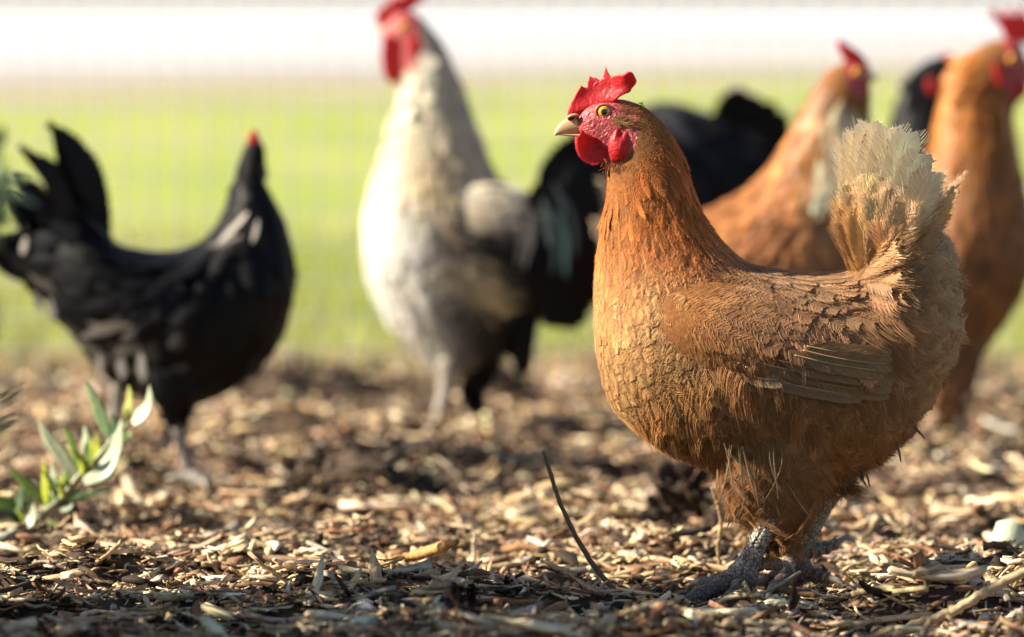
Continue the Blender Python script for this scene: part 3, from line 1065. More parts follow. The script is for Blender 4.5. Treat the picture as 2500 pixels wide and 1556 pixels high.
def plumage(L, u0, u1, spacing, ln, wd, col, parent, name, mat, v0=0, v1=2 * math.pi, drop=0.0, solid=0.6, Mb=8, shape='round', edge=1.15, tip=1.05, root=0.8,
            lift=0.09, bend=0.0, jit=0.3, gap=0.0, mask=None, vs=0.18, hue=0.02, dirj=0.15, camber=0.25, edgecol=None, make=True, sb=0.08, fwd=0.5, barbs=0, reach=1.12, pillow=0.4, stand=0.0, bcol=1.15):
    u, v = L.scatter(u0, u1, spacing, v0, v1)
    p, du, nn, dv = L.frame(u, v)
    x, y = toD(p)
    if mask is not None:
        k = mask(x, y, p, u, v)
        u, v, p, du, nn, dv, x, y = u[k], v[k], p[k], du[k], nn[k], dv[k], x[k], y[k]
    n = len(p)
    dr = drop(x, y) if callable(drop) else np.full(n, drop)
    g = np.array((0, 0, -1.0))
    gt = g[None] - (nn @ g)[:, None] * nn
    d = unit(du + dr[:, None] * gt + dv * rng.normal(0, dirj, (n, 1)))
    lnn = (ln(x, y) if callable(ln) else ln) * rng.uniform(0.8, 1.2, n)
    xt, yt = toD(p + d * lnn[:, None] * 0.65)
    c = col(xt, yt) if callable(col) else np.broadcast_to(np.asarray(col, float), (n, 3))
    c = vary(c, n, vs, hue)
    wdd = (wd(x, y) if callable(wd) else wd) * rng.uniform(0.85, 1.15, n)
    ec = np.clip(c * edge, 0, 0.9) if edgecol is None else vary(edgecol, n, 0.12, 0.03)
    # follow the surface: aim the tip at the body a little further along, plus a small stand-off
    e = 1e-2
    su = np.linalg.norm(L.S(u + e, v) - L.S(u - e, v), axis=1) / (2 * e)
    sv = np.linalg.norm(L.S(u, v + e) - L.S(u, v - e), axis=1) / (2 * e)
    u2 = u + lnn * (d * du).sum(1) / np.maximum(su, 1e-4)
    v2 = v + lnn * (d * dv).sum(1) / np.maximum(sv, 0.01)
    over = u2 > L.m - 1
    disp = ((L.S(np.minimum(u2, L.m - 1), v2) - (p + d * lnn[:, None])) * nn).sum(1) / lnn
    disp = np.where(over, 0.0, np.clip(disp, -0.7, 0.5)) + rng.normal(0, 0.003, n)
    lf = lift * (1 + rng.normal(0, 0.12, n))
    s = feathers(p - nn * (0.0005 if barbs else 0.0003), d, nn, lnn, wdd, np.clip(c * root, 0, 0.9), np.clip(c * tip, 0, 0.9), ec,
                 solid=solid, Mb=Mb, shape=shape, lift=lf, bend=-disp, fwd=fwd, barbs=barbs, reach=reach, pillow=pillow, bcol=bcol, jit=jit, gap=gap, camber=camber, sbend=rng.normal(0, sb, n))
    if not make: return s
    return fpart(name, [s], parent, mat)

def plume(name, parent, pts, width, col, Y=None, mat=None, nrm=(0, -1, 0), solid=0.8, Mb=26, tipcol=None, jit=0.12, rachis=None, shape='long', jitter_y=0.0, edgecol=None, barbs=0, reach=1.08, fwd=0.5, pool=None, pillow=0.25):
    """one long feather along a curve of world points, its own object"""
    pts = np.asarray(pts, float)
    P0 = pts[0]; d = pts[-1] - pts[0]
    L = np.linalg.norm(d)
    dr = d / L
    nn = unit((np.asarray(nrm, float) - np.dot(nrm, dr) * dr)[None])[0]
    c = np.asarray(col, float)[None]
    s = feathers(np.zeros((1, 3)), np.array([[1.0, 0, 0]]), np.array([[0, 0, 1.0]]), np.array([1.0]), np.array([width / L]), c * 0.85, np.asarray(tipcol if tipcol is not None else col, float)[None],
                 np.asarray(edgecol if edgecol is not None else col, float)[None] * 1.0, solid=solid, Mb=Mb, shape=shape, lift=0, bend=0, jit=jit, camber=0.02, barbs=barbs, reach=reach, fwd=fwd)
    v, q, t, cc, f, nv, st_ = s
    # lay the straight feather along the curve
    C = catmull(pts, 64)
    seg = np.linspace(0, 1, 64)
    tg = np.gradient(C, axis=0)
    nrm_ = np.asarray(nrm, float)
    def bendit(v):
        tt = np.clip(v[:, 0], 0, 1.3)
        base = np.stack([np.interp(np.minimum(tt, 1), seg, C[:, k]) for k in range(3)], 1)
        tgi = unit(np.stack([np.interp(np.minimum(tt, 1), seg, tg[:, k]) for k in range(3)], 1))
        base += tgi * (np.maximum(tt - 1, 0) * L)[:, None]
        n_ = unit(nrm_[None] - (tgi @ nrm_)[:, None] * tgi)
        bb = np.cross(tgi, n_)
        return base + bb * (-v[:, 1] * L)[:, None] + n_ * (v[:, 2] * L)[:, None], tgi, n_, bb
    w_, tgi, n_, bb = bendit(v)
    ob = part(name, w_, parent, mat or MAT['feather'], quads=q, tris=t, attrs={'Col': ('FLOAT_COLOR', cc), 'fuv': ('FLOAT_VECTOR', f)})
    if barbs:
        set_normals(ob.data, unit(n_ - bb * (f[:, 0] * pillow)[:, None]))
        sp2 = bendit(st_[0].reshape(-1, 3))[0].reshape(-1, 3, 3)
        pool.append((sp2, st_[1]))
    if rachis is not None:
        rp = C[:60] + n_[0] * 0.0007
        vv, qq, t2 = tube(rp, np.linspace(rachis[1], rachis[1] * 0.25, 60), 6)
        part('shaft', vv, ob, rachis[0], quads=qq, tris=t2)
    return ob

# ================================================================== the brown hen in focus
HY = 4.35
HPPM = F / HY / K            # photo px (2429 scale) per metre at the hen
def hd(x, y, dy=0.0):
    return D(x, y, HY + dy)
def hs(x, y, dy=0.0):        # photo px at full 2500 scale
    return at(x, y, HY + dy)
hen = empty('brown_hen', (D(1880, 1400, HY)[0], HY, 0), 'rust brown hen in sharp focus with red comb and cream tail, standing side-on', 'hen')

HST = [(1366, 268, 1376, 320, 15), (1398, 248, 1392, 338, 30), (1440, 238, 1415, 360, 38), (1485, 238, 1436, 385, 44), (1540, 262, 1440, 412, 52),
       (1592, 318, 1440, 455, 66), (1626, 395, 1432, 510, 84), (1648, 470, 1420, 580, 104), (1690, 545, 1412, 665, 136), (1745, 606, 1412, 765, 176),
       (1800, 632, 1422, 870, 205), (1860, 644, 1456, 968, 222), (1915, 650, 1535, 1035, 232), (1965, 650, 1640, 1090, 235), (2008, 642, 1770, 1130, 228),
       (2034, 625, 1910, 1140, 215), (2052, 600, 2030, 1110, 200), (2068, 570, 2120, 1040, 180), (2082, 540, 2200, 930, 155), (2092, 510, 2255, 790, 125), (2100, 480, 2250, 640, 85), (2110, 460, 2190, 520, 45)]
HL = Loft(HST, HY, n=140)
bv, bq, bt = HL.mesh(48)
# thighs grow out of the same body
def thigh(dx, dyc, dz=0):
    st = [(1690 + dx, 960 + dz, 2010 + dx, 960 + dz, 95), (1706 + dx, 1050 + dz, 1985 + dx, 1060 + dz, 92), (1722 + dx, 1130 + dz, 1945 + dx, 1150 + dz, 80), (1755 + dx, 1190 + dz, 1915 + dx, 1210 + dz, 60), (1795 + dx, 1228 + dz, 1880 + dx, 1240 + dz, 38), (1820 + dx, 1248 + dz, 1860 + dx, 1252 + dz, 20)]
    return Loft(st, HY, ycen=dyc, n=30)
TN = thigh(-8, -0.036)
TF = thigh(145, 0.042, -120)
v, q, t = merge([(bv, bq, bt), TN.mesh(28), TF.mesh(28)])
body = part('body', v, hen, MAT['bare_skin'], quads=q, tris=t)
body.data.materials.append(MAT['face'])
co = np.empty(len(body.data.vertices) * 3, np.float32)
body.data.vertices.foreach_get('co', co)
co = co.reshape(-1, 3) + world_loc(body)
px, py = toD(co)
fc = np.zeros(len(body.data.polygons), np.int32)
for p_ in body.data.polygons:
    i_ = p_.vertices[0]
    if px[i_] < 1512 and py[i_] < 392 - max(0, (px[i_] - 1470)) * 1.2:
        fc[p_.index] = 1
body.data.polygons.foreach_set('material_index', fc)
body.data.update()

def pick(x, y, table):
    """smooth blend of colours given at photo points: table rows (x, y, r, g, b, radius)"""
    T = np.asarray(table, float)
    d2 = ((x[:, None] - T[None, :, 0]) ** 2 + (y[:, None] - T[None, :, 1]) ** 2) / T[None, :, 5] ** 2
    wgt = np.exp(-d2) + 1e-9
    wgt /= wgt.sum(1, keepdims=True)
    return wgt @ T[:, 2:5]
HCOL = [(1480, 330, .36, .12, .03, 70), (1560, 330, .36, .12, .03, 90), (1500, 450, .44, .145, .03, 80), (1620, 450, .42, .14, .03, 80), (1500, 600, .46, .165, .036, 100), (1640, 600, .44, .15, .034, 90),
        (1440, 760, .58, .335, .145, 110), (1560, 720, .56, .33, .145, 90), (1480, 900, .54, .305, .125, 110), (1600, 980, .42, .225, .09, 110), (1750, 650, .33, .19, .10, 90), (1900, 660, .33, .195, .11, 100),
        (2000, 720, .32, .18, .095, 100), (2090, 850, .36, .195, .09, 110), (1760, 1050, .33, .17, .07, 130), (1950, 1050, .33, .17, .068, 130), (2100, 1080, .33, .17, .068, 90), (2060, 640, .38, .205, .085, 90),
        (2180, 650, .42, .26, .13, 80), (2270, 760, .54, .38, .205, 80), (2210, 900, .46, .30, .15, 80), (2240, 560, .58, .43, .25, 70), (1800, 1200, .31, .155, .062, 90)]
hcol = lambda x, y: pick(x, y, HCOL)

# wing surface, lying just proud of the body
us_ = np.repeat(np.linspace(6, 21, 120), 60); vs_ = np.tile(np.linspace(0.05, math.pi - 0.05, 60), 120)
BS = HL.S(us_, vs_)
bsx, bsy = toD(BS)
def surf_y(x, y):
    out = np.empty(len(x))
    for i in range(0, len(x), 400):
        d2 = (x[i:i + 400, None] - bsx[None]) ** 2 + (y[i:i + 400, None] - bsy[None]) ** 2
        k = np.argpartition(d2, 6, axis=1)[:, :6]
        wg = 1 / (np.take_along_axis(d2, k, 1) + 4)
        out[i:i + 400] = (BS[:, 1][k] * wg).sum(1) / wg.sum(1)
    return out
WT = catmull([(1552, 700), (1618, 676), (1705, 664), (1805, 678), (1905, 712), (2000, 775), (2075, 845), (2118, 905)], 40)
WB = catmull([(1548, 735), (1575, 820), (1640, 878), (1722, 905), (1800, 912), (1900, 905), (2010, 912), (2120, 930)], 40)
def wing_grid(na=40, nb=18, side=-1):
    a = np.linspace(0, 1, na); b = np.linspace(0, 1, nb)
    x = WT[:, None, 0] * (1 - b)[None, :] + WB[:, None, 0] * b[None, :]
    y = WT[:, None, 1] * (1 - b)[None, :] + WB[:, None, 1] * b[None, :]
    ys = surf_y(x.ravel(), y.ravel()).reshape(x.shape)
    for _ in range(6):
        ys[1:-1, 1:-1] = (ys[1:-1, 1:-1] * 2 + ys[:-2, 1:-1] + ys[2:, 1:-1] + ys[1:-1, :-2] + ys[1:-1, 2:]) / 6
    sm = lambda t: np.clip(t, 0, 1) ** 2 * (3 - 2 * np.clip(t, 0, 1))
    bulge = 0.0004 + 0.011 * np.sin(np.clip(b * 1.1, 0, 1) * math.pi)[None, :] ** 0.9 * (sm(a / 0.4) * (1 - 0.35 * a))[:, None] + 0.004 * sm(b / 0.7)[None, :] * sm((a - 0.25) / 0.4)[:, None]
    Y = ys - bulge
    return x, y, Y
wx, wy, wY = wing_grid()
WG = np.stack([D(xx, yy, YY) for xx, yy, YY in zip(wx.ravel(), wy.ravel(), wY.ravel())]).reshape(40, 18, 3)
def wing_at(a, b):
    x = np.clip(a, 0, 1) * 38.999; y = np.clip(b, 0, 1) * 16.999
    i, j = x.astype(int), y.astype(int)
    f, g = (x - i)[:, None], (y - j)[:, None]
    return (WG[i, j] * (1 - f) + WG[i + 1, j] * f) * (1 - g) + (WG[i, j + 1] * (1 - f) + WG[i + 1, j + 1] * f) * g
i = np.arange(39)[:, None] * 18; j = np.arange(17)[None, :]
wq = np.stack([i + j, i + 18 + j, i + 18 + j + 1, i + j + 1], -1).reshape(-1, 4)
inner = WG.copy(); inner[..., 1] += 0.012
wv = np.concatenate([WG.reshape(-1, 3), inner.reshape(-1, 3)])
wq2 = np.concatenate([wq, wq[:, ::-1] + 720])
rim = [(k, k + 1) for k in range(17)] + [(39 * 18 + k + 1, 39 * 18 + k) for k in range(17)] + [((k + 1) * 18, k * 18) for k in range(39)] + [(k * 18 + 17, (k + 1) * 18 + 17) for k in range(39)]
wq2 = np.concatenate([wq2, np.array([(a_, b_, b_ + 720, a_ + 720) for a_, b_ in rim])])
wing = part('wing', wv, hen, MAT['bare_skin'], quads=wq2)
# far wing, mirrored through the hen's middle plane
wv2 = wv.copy(); wv2[:, 1] = 2 * HY - wv2[:, 1]
part('wing', wv2, hen, MAT['bare_skin'], quads=wq2[:, ::-1])

# ---- contour feathers
def not_face(x, y, p, u, v):
    return ~((x < 1520) & (y < 398 - np.maximum(0, x - 1470) * 1.1))
sets = []
P_ = dict(parent=None, name='', mat=None, make=False)
# head cap and upper neck, tiny
sets.append(plumage(HL, 3.0, 5.6, 0.0042, 0.011, 0.0042, hcol, mask=not_face, shape='lance', Mb=6, edge=1.25, tip=1.15, root=0.7, lift=0.05, bend=0.03, stand=.0004, jit=0.2, dirj=0.14, barbs=6, **P_))
# hackle
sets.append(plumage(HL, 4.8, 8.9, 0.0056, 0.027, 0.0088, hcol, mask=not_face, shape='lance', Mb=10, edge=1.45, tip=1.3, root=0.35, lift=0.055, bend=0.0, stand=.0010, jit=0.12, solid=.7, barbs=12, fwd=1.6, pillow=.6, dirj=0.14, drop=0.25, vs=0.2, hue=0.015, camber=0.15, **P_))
neck = fpart('hackle_feathers', sets, hen, MAT['feather'])
# breast
br = plumage(HL, 7.6, 13.4, 0.0066, 0.023, 0.0130, hcol, v0=0.0, v1=2 * math.pi, mask=lambda x, y, p, u, v: ~((np.cos(v) > 0.55) & (u < 9.2)), Mb=10, edge=0.62, tip=1.25, root=0.8, lift=0.05, bend=0.0, stand=.0007, jit=0.08, drop=0.15, dirj=0.16, vs=0.12, solid=0.75, camber=0.06, barbs=9, pillow=.6, fwd=.9, reach=1.06, bcol=1.05, **P_)
fpart('breast_feathers', [br], hen, MAT['feather'])
# back and saddle
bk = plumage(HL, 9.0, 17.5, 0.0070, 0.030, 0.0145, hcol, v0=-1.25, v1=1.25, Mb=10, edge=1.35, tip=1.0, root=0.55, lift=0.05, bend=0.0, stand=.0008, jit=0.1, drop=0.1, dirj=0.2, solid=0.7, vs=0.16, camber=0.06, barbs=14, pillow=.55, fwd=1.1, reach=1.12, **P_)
fpart('back_feathers', [bk], hen, MAT['feather'])
# flank, belly and rear fluff
fl = plumage(HL, 11.0, 16.5, 0.0062, 0.034, 0.022, hcol, v0=0.9, v1=2 * math.pi - 0.9, drop=0.75, Mb=10, edge=1.1, tip=1.06, root=0.75, lift=0.09, bend=0.0, stand=.0018, jit=0.3, solid=0.5, fwd=1.6, dirj=0.3, barbs=26, reach=1.35, vs=0.24, camber=0.5, **P_)
rf = plumage(HL, 14.5, 20.7, 0.0066, lambda x, y: np.where(y < 640, 0.026, 0.034), 0.022, hcol, v0=0.25, v1=2 * math.pi - 0.25, drop=lambda x, y: np.where(y > 850, 0.6, 0.35), Mb=10, edge=1.1, tip=1.15, root=0.8, lift=0.10, bend=0.0, stand=.002, jit=0.3, solid=0.5, fwd=1.3, dirj=0.3, barbs=28, reach=1.18, vs=0.1, camber=0.5, **P_)
fpart('rear_fluff', [fl, rf], hen, MAT['feather'])
ts = []
for T_ in (TN, TF):
    ts.append(plumage(T_, 0.3, 4.9, 0.0060, 0.024, 0.017, hcol, Mb=10, edge=1.1, tip=1.1, root=0.7, lift=0.09, bend=0.0, stand=.002, jit=0.3, solid=0.45, fwd=1.9, drop=0.4, dirj=0.28, barbs=26, reach=1.35, vs=0.16, camber=0.5, **P_))
fpart('thigh_fluff', ts, hen, MAT['feather'])
# loose wisps hanging over the thigh
n = 26
wxp = rng.uniform(1715, 1850, n); wyp = rng.uniform(1040, 1120, n)
yy = surf_y(wxp, wyp) - 0.012
wp = np.stack([D(a, b, c) for a, b, c in zip(wxp, wyp, yy)])
wc = vary((0.46, 0.30, 0.17), n, 0.2, 0.04)
wd_ = np.stack([rng.normal(0.18, 0.22, n), np.full(n, -0.08), -np.ones(n)], 1)
s = feathers(wp, wd_, np.tile(np.array([[0, -1.0, 0]]), (n, 1)), rng.uniform(0.03, 0.052, n), np.full(n, 0.003), wc * 0.7, wc * 1.0, wc, solid=0.5, Mb=12, shape='lance', lift=0.05, bend=0.1, jit=0.5, sbend=rng.normal(0.1, 0.35, n))
fpart('thigh_wisps', [s], hen, MAT['feather'])

# ---- wing coverts and flight feathers
def covert(a0, a1, da, b0, b1, db, L, W, cols, **kw):
    A_, B_ = [], []
    for r_, aa in enumerate(np.arange(a0, a1, da)):
        bb = np.arange(b0 + (db / 2 if r_ % 2 else 0), b1, db)
        A_.append(np.full(len(bb), aa)); B_.append(bb)
    a = np.concatenate(A_); b = np.concatenate(B_)
    n = len(a)
    a = np.clip(a + rng.normal(0, da * .2, n), 0, 1); b = np.clip(b + rng.normal(0, db * .15, n), 0, 1)
    p = wing_at(a, b)
    d = unit(wing_at(np.minimum(a + 0.04, 1), b) - wing_at(np.maximum(a - 0.04, 0), b))
    e = unit(wing_at(a, np.minimum(b + 0.06, 1)) - wing_at(a, np.maximum(b - 0.06, 0)))
    nn = unit(np.cross(d, e)); nn *= np.where(nn[:, 1:2] > 0, -1, 1)
    d = unit(d + e * rng.normal(0.18, 0.10, (n, 1)))
    x, y = toD(p)
    c = vary(np.broadcast_to(cols(x, y), (n, 3)), n, 0.2, 0.02)
    la = np.linalg.norm(wing_at(np.minimum(a + 0.02, 1), b) - wing_at(np.maximum(a - 0.02, 0), b), axis=1) / 0.04
    lb = np.linalg.norm(wing_at(a, np.minimum(b + 0.03, 1)) - wing_at(a, np.maximum(b - 0.03, 0)), axis=1) / 0.06
    a2 = a + L * (d * unit(wing_at(np.minimum(a + 0.04, 1), b) - wing_at(np.maximum(a - 0.04, 0), b))).sum(1) / np.maximum(la, .02)
    b2 = b + L * (d * e).sum(1) / np.maximum(lb, .02)
    dsp = ((wing_at(np.minimum(a2, 1), np.clip(b2, 0, 1)) - (p + d * L)) * nn).sum(1) / L
    dsp = np.where((a2 > 1) | (b2 > 1), 0, np.clip(dsp, -.6, .4))
    lf = 0.045 * (1 + rng.normal(0, .08, n))
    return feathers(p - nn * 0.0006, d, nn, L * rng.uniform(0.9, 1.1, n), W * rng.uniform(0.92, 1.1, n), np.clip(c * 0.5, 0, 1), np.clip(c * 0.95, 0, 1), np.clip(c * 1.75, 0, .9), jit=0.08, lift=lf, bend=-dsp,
                    Mb=10, solid=.78, camber=.06, barbs=7, pillow=.6, fwd=.8, reach=1.05, **kw)
WCOL = [(1570, 720, .48, .25, .09, 60), (1640, 720, .38, .185, .075, 60), (1620, 820, .40, .20, .08, 70), (1760, 760, .33, .18, .09, 90), (1900, 800, .33, .185, .095, 90), (2030, 860, .35, .20, .10, 80), (1800, 880, .33, .165, .075, 80), (1700, 690, .40, .225, .115, 50)]
wcol = lambda x, y: pick(x, y, WCOL) * np.array((.9, .86, .82))
wsets = []
for (a0, a1, da, b0, b1, db, L, W) in [(0.36, 0.82, .052, 0.0, 0.48, .10, .036, .021), (0.34, 0.48, .05, 0.50, 0.90, .09, .031, .019), (0.16, 0.38, .036, 0.0, 0.70, .075, .030, .017), (0.0, 0.18, .030, 0.0, 0.50, .075, .021, .0135)]:
    wsets.append(covert(a0, a1, da, b0, b1, db, L, W, wcol))
fpart('wing_coverts', wsets, wing, MAT['feather'])
shaft = plain('pale_feather_shaft', (0.46, 0.31, 0.15), 0.35, 0.45, 0.1, 50, 0)
_wf = WG.reshape(-1, 3); _wfx, _wfy = toD(_wf)
fl_y = lambda x, y: float(_wf[np.argmin((_wfx - x / K) ** 2 + (_wfy - y / K) ** 2), 1])
# (start, end) in full-resolution photo px, lowest first
QUILLS = [((1800, 905), (1900, 928), .0135, (.33, .25, .17)), ((1830, 912), (2100, 968), .015, (.27, .17, .08)), ((1819, 896), (2170, 960), .0165, (.29, .185, .09)), ((1860, 888), (2176, 944), .016, (.28, .175, .085)), ((1900, 880), (2181, 926), .016, (.30, .185, .09)),
          ((1940, 868), (2180, 908), .0155, (.29, .175, .085)), ((1960, 856), (2178, 890), .0155, (.28, .165, .08)), ((1970, 846), (2174, 868), .015, (.26, .15, .07))]
wpool = []
for k, (a_, b_, wdt, c_) in enumerate(QUILLS):
    pts = []
    for f in (0, 0.35, 0.7, 1.0):
        x = a_[0] * (1 - f) + b_[0] * f
        y = a_[1] * (1 - f) + b_[1] * f - 6 * math.sin(f * math.pi) * (-1)
        pts.append(at(x, y, fl_y(x, y) + 0.0006 - 0.0006 * k - 0.0050 * f))
    plume('flight_feather', wing, pts, wdt, c_, nrm=(0.12, -1, 0.12), rachis=(shaft, 0.0006), solid=0.9, Mb=30, edgecol=(0.33, 0.21, 0.10), jit=0.06, barbs=60, reach=1.0, fwd=1.2, pool=wpool)

hair_part('feather_barbs', np.concatenate([a for a, b in wpool]), np.concatenate([b for a, b in wpool]), wing, MAT['barb'])
# ---- tail
tpool = []
tail = part('tail', np.concatenate([ball(hd(2110, 590), (0.018, 0.02, 0.024), 16, 10)[0]]), hen, MAT['bare_skin'], quads=ball((0, 0, 0), (1, 1, 1), 16, 10)[1])
pshaft = plain('brown_feather_shaft', (0.22, 0.13, 0.07), 0.4, 0.4, 0.1, 50, 0)
TAILF = [((2104, 655), (2080, 480), (2066, 352), .022), ((2108, 655), (2094, 470), (2090, 322), .024), ((2112, 652), (2108, 460), (2118, 308), .026), ((2120, 652), (2128, 460), (2146, 318), .027), ((2130, 654), (2152, 465), (2176, 318), .028),
         ((2140, 656), (2176, 475), (2212, 332), .028), ((2148, 660), (2200, 500), (2246, 372), .028), ((2156, 664), (2216, 530), (2268, 428), .026)]
for side in (0, 1):
    for k, (a_, m_, e_, wdt) in enumerate(TAILF):
        if side == 1 and k in (2, 5): continue
        off = (-0.006 - 0.0026 * k) if side == 0 else (0.012 + 0.0036 * k)
        sh = rng.normal(0, 6) if side == 0 else rng.normal(0, 12)
        pts = [hs(a_[0], a_[1], off * 0.4), hs(m_[0] + sh * .6, m_[1], off * 1.4), hs(e_[0] + sh, e_[1] + rng.normal(4, 9), off * 2.6)]
        cc = vary((.80, .66, .47), 1, 0.09, 0.02)[0]
        plume('tail_feather', tail, pts, wdt, cc * 0.95, mat=MAT['pale_feather'], nrm=(0.25 - 0.04 * k, -1, 0.1), rachis=(pshaft, 0.00045), solid=0.9, Mb=24, tipcol=np.clip(cc * 1.1, 0, .9), edgecol=(0.76, .63, .45), jit=0.18, barbs=64, reach=1.2, fwd=1.2, pool=tpool, pillow=.12)
hair_part('feather_barbs', np.concatenate([a for a, b in tpool]), np.concatenate([b for a, b in tpool]), tail, MAT['barb'])
# soft coverts sweeping up over the tail
n = 420
k = rng.random(n)
bx = 2024 + 120 * k + rng.normal(0, 8, n); by = 640 - 50 * np.sin(k * 2.2) + 50 * k + rng.uniform(-120, 60, n) * (0.5 + 0.5 * rng.random(n))
off = -0.014 - 0.016 * np.sin(np.clip((bx - 2010) / 230, 0, 1) * math.pi) + rng.normal(0, 0.004, n)
p = np.stack([D(a, b, HY + c) for a, b, c in zip(bx, by, off)])
ang = np.radians(96 - 20 * np.clip((bx - 2020) / 140, 0, 1) + rng.normal(0, 6, n))
dd = np.stack([np.cos(ang), rng.normal(-0.14, 0.06, n), np.sin(ang)], 1)
c = pick(bx, by, [(2020, 640, .50, .27, .10, 60), (2040, 560, .62, .37, .16, 60), (2110, 540, .74, .57, .37, 70), (2070, 500, .74, .57, .38, 70), (2130, 660, .38, .21, .09, 60), (2220, 660, .56, .39, .21, 70)])
c = vary(c, n, 0.15, 0.04)
s = feathers(p, dd, np.tile([[0.1, -1.0, 0.25]], (n, 1)), rng.uniform(0.026, 0.046, n), np.full(n, 0.020), c * 0.8, np.clip(c * 1.2, 0, .9), np.clip(c * 1.2, 0, .9), solid=0.5, Mb=10, barbs=34, reach=1.2, shape='lance', lift=0.10, bend=0.2, jit=0.2, fwd=1.6, pillow=.4, sbend=rng.normal(0.08, 0.13, n))
# far side and front fringe
n2 = 170
k = rng.random(n2)
bx = 2026 + 140 * k; by = 640 - 30 * k + rng.uniform(-40, 40, n2)
p2 = np.stack([D(a, b, HY + c) for a, b, c in zip(bx, by, rng.uniform(-0.008, 0.035, n2))])
ang = np.radians(93 - 32 * k + rng.normal(0, 5, n2))
d2_ = np.stack([np.cos(ang), rng.normal(0.05, 0.1, n2), np.sin(ang)], 1)
c2 = vary((0.64, 0.43, 0.23), n2, 0.16, 0.05)
s2 = feathers(p2, d2_, np.tile([[-0.5, -1.0, 0.0]], (n2, 1)), rng.uniform(0.03, 0.075, n2), np.full(n2, 0.014), c2 * 0.8, np.clip(c2 * 1.25, 0, .9), np.clip(c2 * 1.3, 0, .9), solid=0.45, Mb=10, barbs=34, reach=1.2, shape='lance', lift=0.05, bend=0.08, jit=0.2, fwd=1.6, pillow=.4, sbend=rng.normal(0.0, 0.12, n2))
fpart('tail_coverts', [s, s2], tail, MAT['feather'])
# dark quill ends under the rump
n = 12
qx = np.linspace(2150, 1990, n) + rng.normal(0, 8, n); qy = np.interp(qx, [1990, 2060, 2150], [1135, 1105, 1000]) + rng.normal(0, 8, n)
p = np.stack([D(a, b, HY - 0.03) for a, b in zip(qx, qy)])
ang = np.radians(-55 + rng.normal(0, 22, n))
s = feathers(p, np.stack([np.cos(ang), rng.normal(0, .2, n), np.sin(ang)], 1), np.tile([[0.3, -1.0, 0.2]], (n, 1)), rng.uniform(0.010, 0.018, n), np.full(n, .004), np.tile([[.2, .13, .08]], (n, 1)), np.tile([[.05, .03, .018]], (n, 1)), np.tile([[.07, .045, .03]], (n, 1)), solid=0.5, Mb=9, shape='lance', jit=0.5, sbend=rng.normal(0, .3, n))
fpart('dark_feather_tips', [s], hen, MAT['feather'])

# ---- head
EY = HY - 44 / HPPM            # near side of the head
def face_y(x, y):
    u = np.linspace(0.2, 5, 60)
    uu, vv = np.meshgrid(u, np.linspace(0.1, 3.0, 40))
    p = HL.S(uu.ravel(), vv.ravel()); x_, y_ = toD(p)
    return p[np.argmin((x_ - x) ** 2 + (y_ - y) ** 2), 1]
ex, ey = 1475 / K, 273.5 / K
eyc = D(ex, ey, face_y(ex, ey) + 0.0015)
eye = eyeball(hen, eyc, 0.0054)
th = np.linspace(0, 2 * math.pi, 30)
ring = np.stack([eyc[0] + np.cos(th) * 0.0064, np.full(30, eyc[1] - 0.0006), eyc[2] + np.sin(th) * 0.0056 - 0.0], 1)
v, q, t = tube(ring, np.full(30, 0.0013), 8, cap=False)
part('eyelid', v, eye, MAT['eyelid'], quads=q)
eyc2 = eyc.copy(); eyc2[1] = 2 * HY - eyc[1]
eyeball(hen, eyc2, 0.0046, side=1)
up = [(1314, 319, 1316, 322), (1319, 305, 1330, 321), (1330, 291, 1350, 320), (1345, 281, 1368, 319), (1362, 276, 1385, 318), (1385, 276, 1408, 320)]
lo = [(1318, 319, 1320, 321), (1332, 317, 1338, 322), (1352, 317, 1358, 324), (1370, 316, 1376, 327), (1388, 314, 1394, 332), (1404, 312, 1408, 338)]
bk_ = beak(hen, HY, up, lo, 16, MAT['beakmat'])
nsY = HY - 0.0052
v, q, t = tube(smooth_path([D(1347, 285, nsY + .001), D(1355, 281.5, nsY), D(1363, 279, nsY - .0006)], 8), [.0003, .0006, .0008, .0009, .0009, .0008, .0006, .0003], 8)
part('nostril', v, bk_, MAT['nostril'], quads=q, tris=t)
v, q, t = tube(smooth_path([D(1344, 280, nsY - .0002), D(1354, 275, nsY - .001), D(1366, 273, nsY - .0016), D(1376, 276, nsY - .001)], 10), [.0003, .0006, .001, .0012, .0013, .0012, .001, .0008, .0006, .0003], 8)
part('nostril_flap', v, bk_, MAT['beakmat'], quads=q, tris=t)

COMB = [(1384.5, 291), (1386, 270), (1391, 256), (1397, 246), (1403, 236), (1405, 231), (1408, 226), (1413, 218), (1417, 212), (1420, 208), (1424, 213), (1428, 214), (1433, 215), (1434, 208), (1434.5, 201), (1437, 193), (1441, 185), (1445, 190), (1449, 190), (1454, 190), (1459, 192), (1464, 197.5),
        (1468, 194), (1472, 190), (1474.5, 180), (1476, 172), (1479.5, 161), (1482, 170), (1485, 178), (1492, 188), (1499, 185), (1508, 183), (1520, 182), (1528, 177), (1536, 174), (1544, 177), (1549, 186), (1554, 196), (1553, 203), (1547, 211), (1542, 216), (1540, 222), (1536, 226), (1524, 230), (1516, 234), (1509, 240), (1502, 250), (1485, 254), (1462, 256), (1440, 268), (1420, 278), (1402, 290), (1390, 296)]
def comb_warp(co):
    x, y = toD(co)
    x *= K; y *= K
    h = np.clip((270 - y) / 90, 0, 1)
    dy = co[:, 1] - HY
    # swell the base and the folded rear lobe, wave the blade a little
    sw = 1 + 1.6 * np.exp(-((y - 275 + (x - 1400) * 0.3) / 22) ** 2) + 1.1 * np.exp(-((x - 1525) / 26) ** 2) 
    co = co.copy()
    co[:, 1] = HY + dy * sw + h * (0.0045 * np.sin((x - 1400) / 24) - 0.010 * np.clip((x - 1490) / 60, 0, 1))
    return co
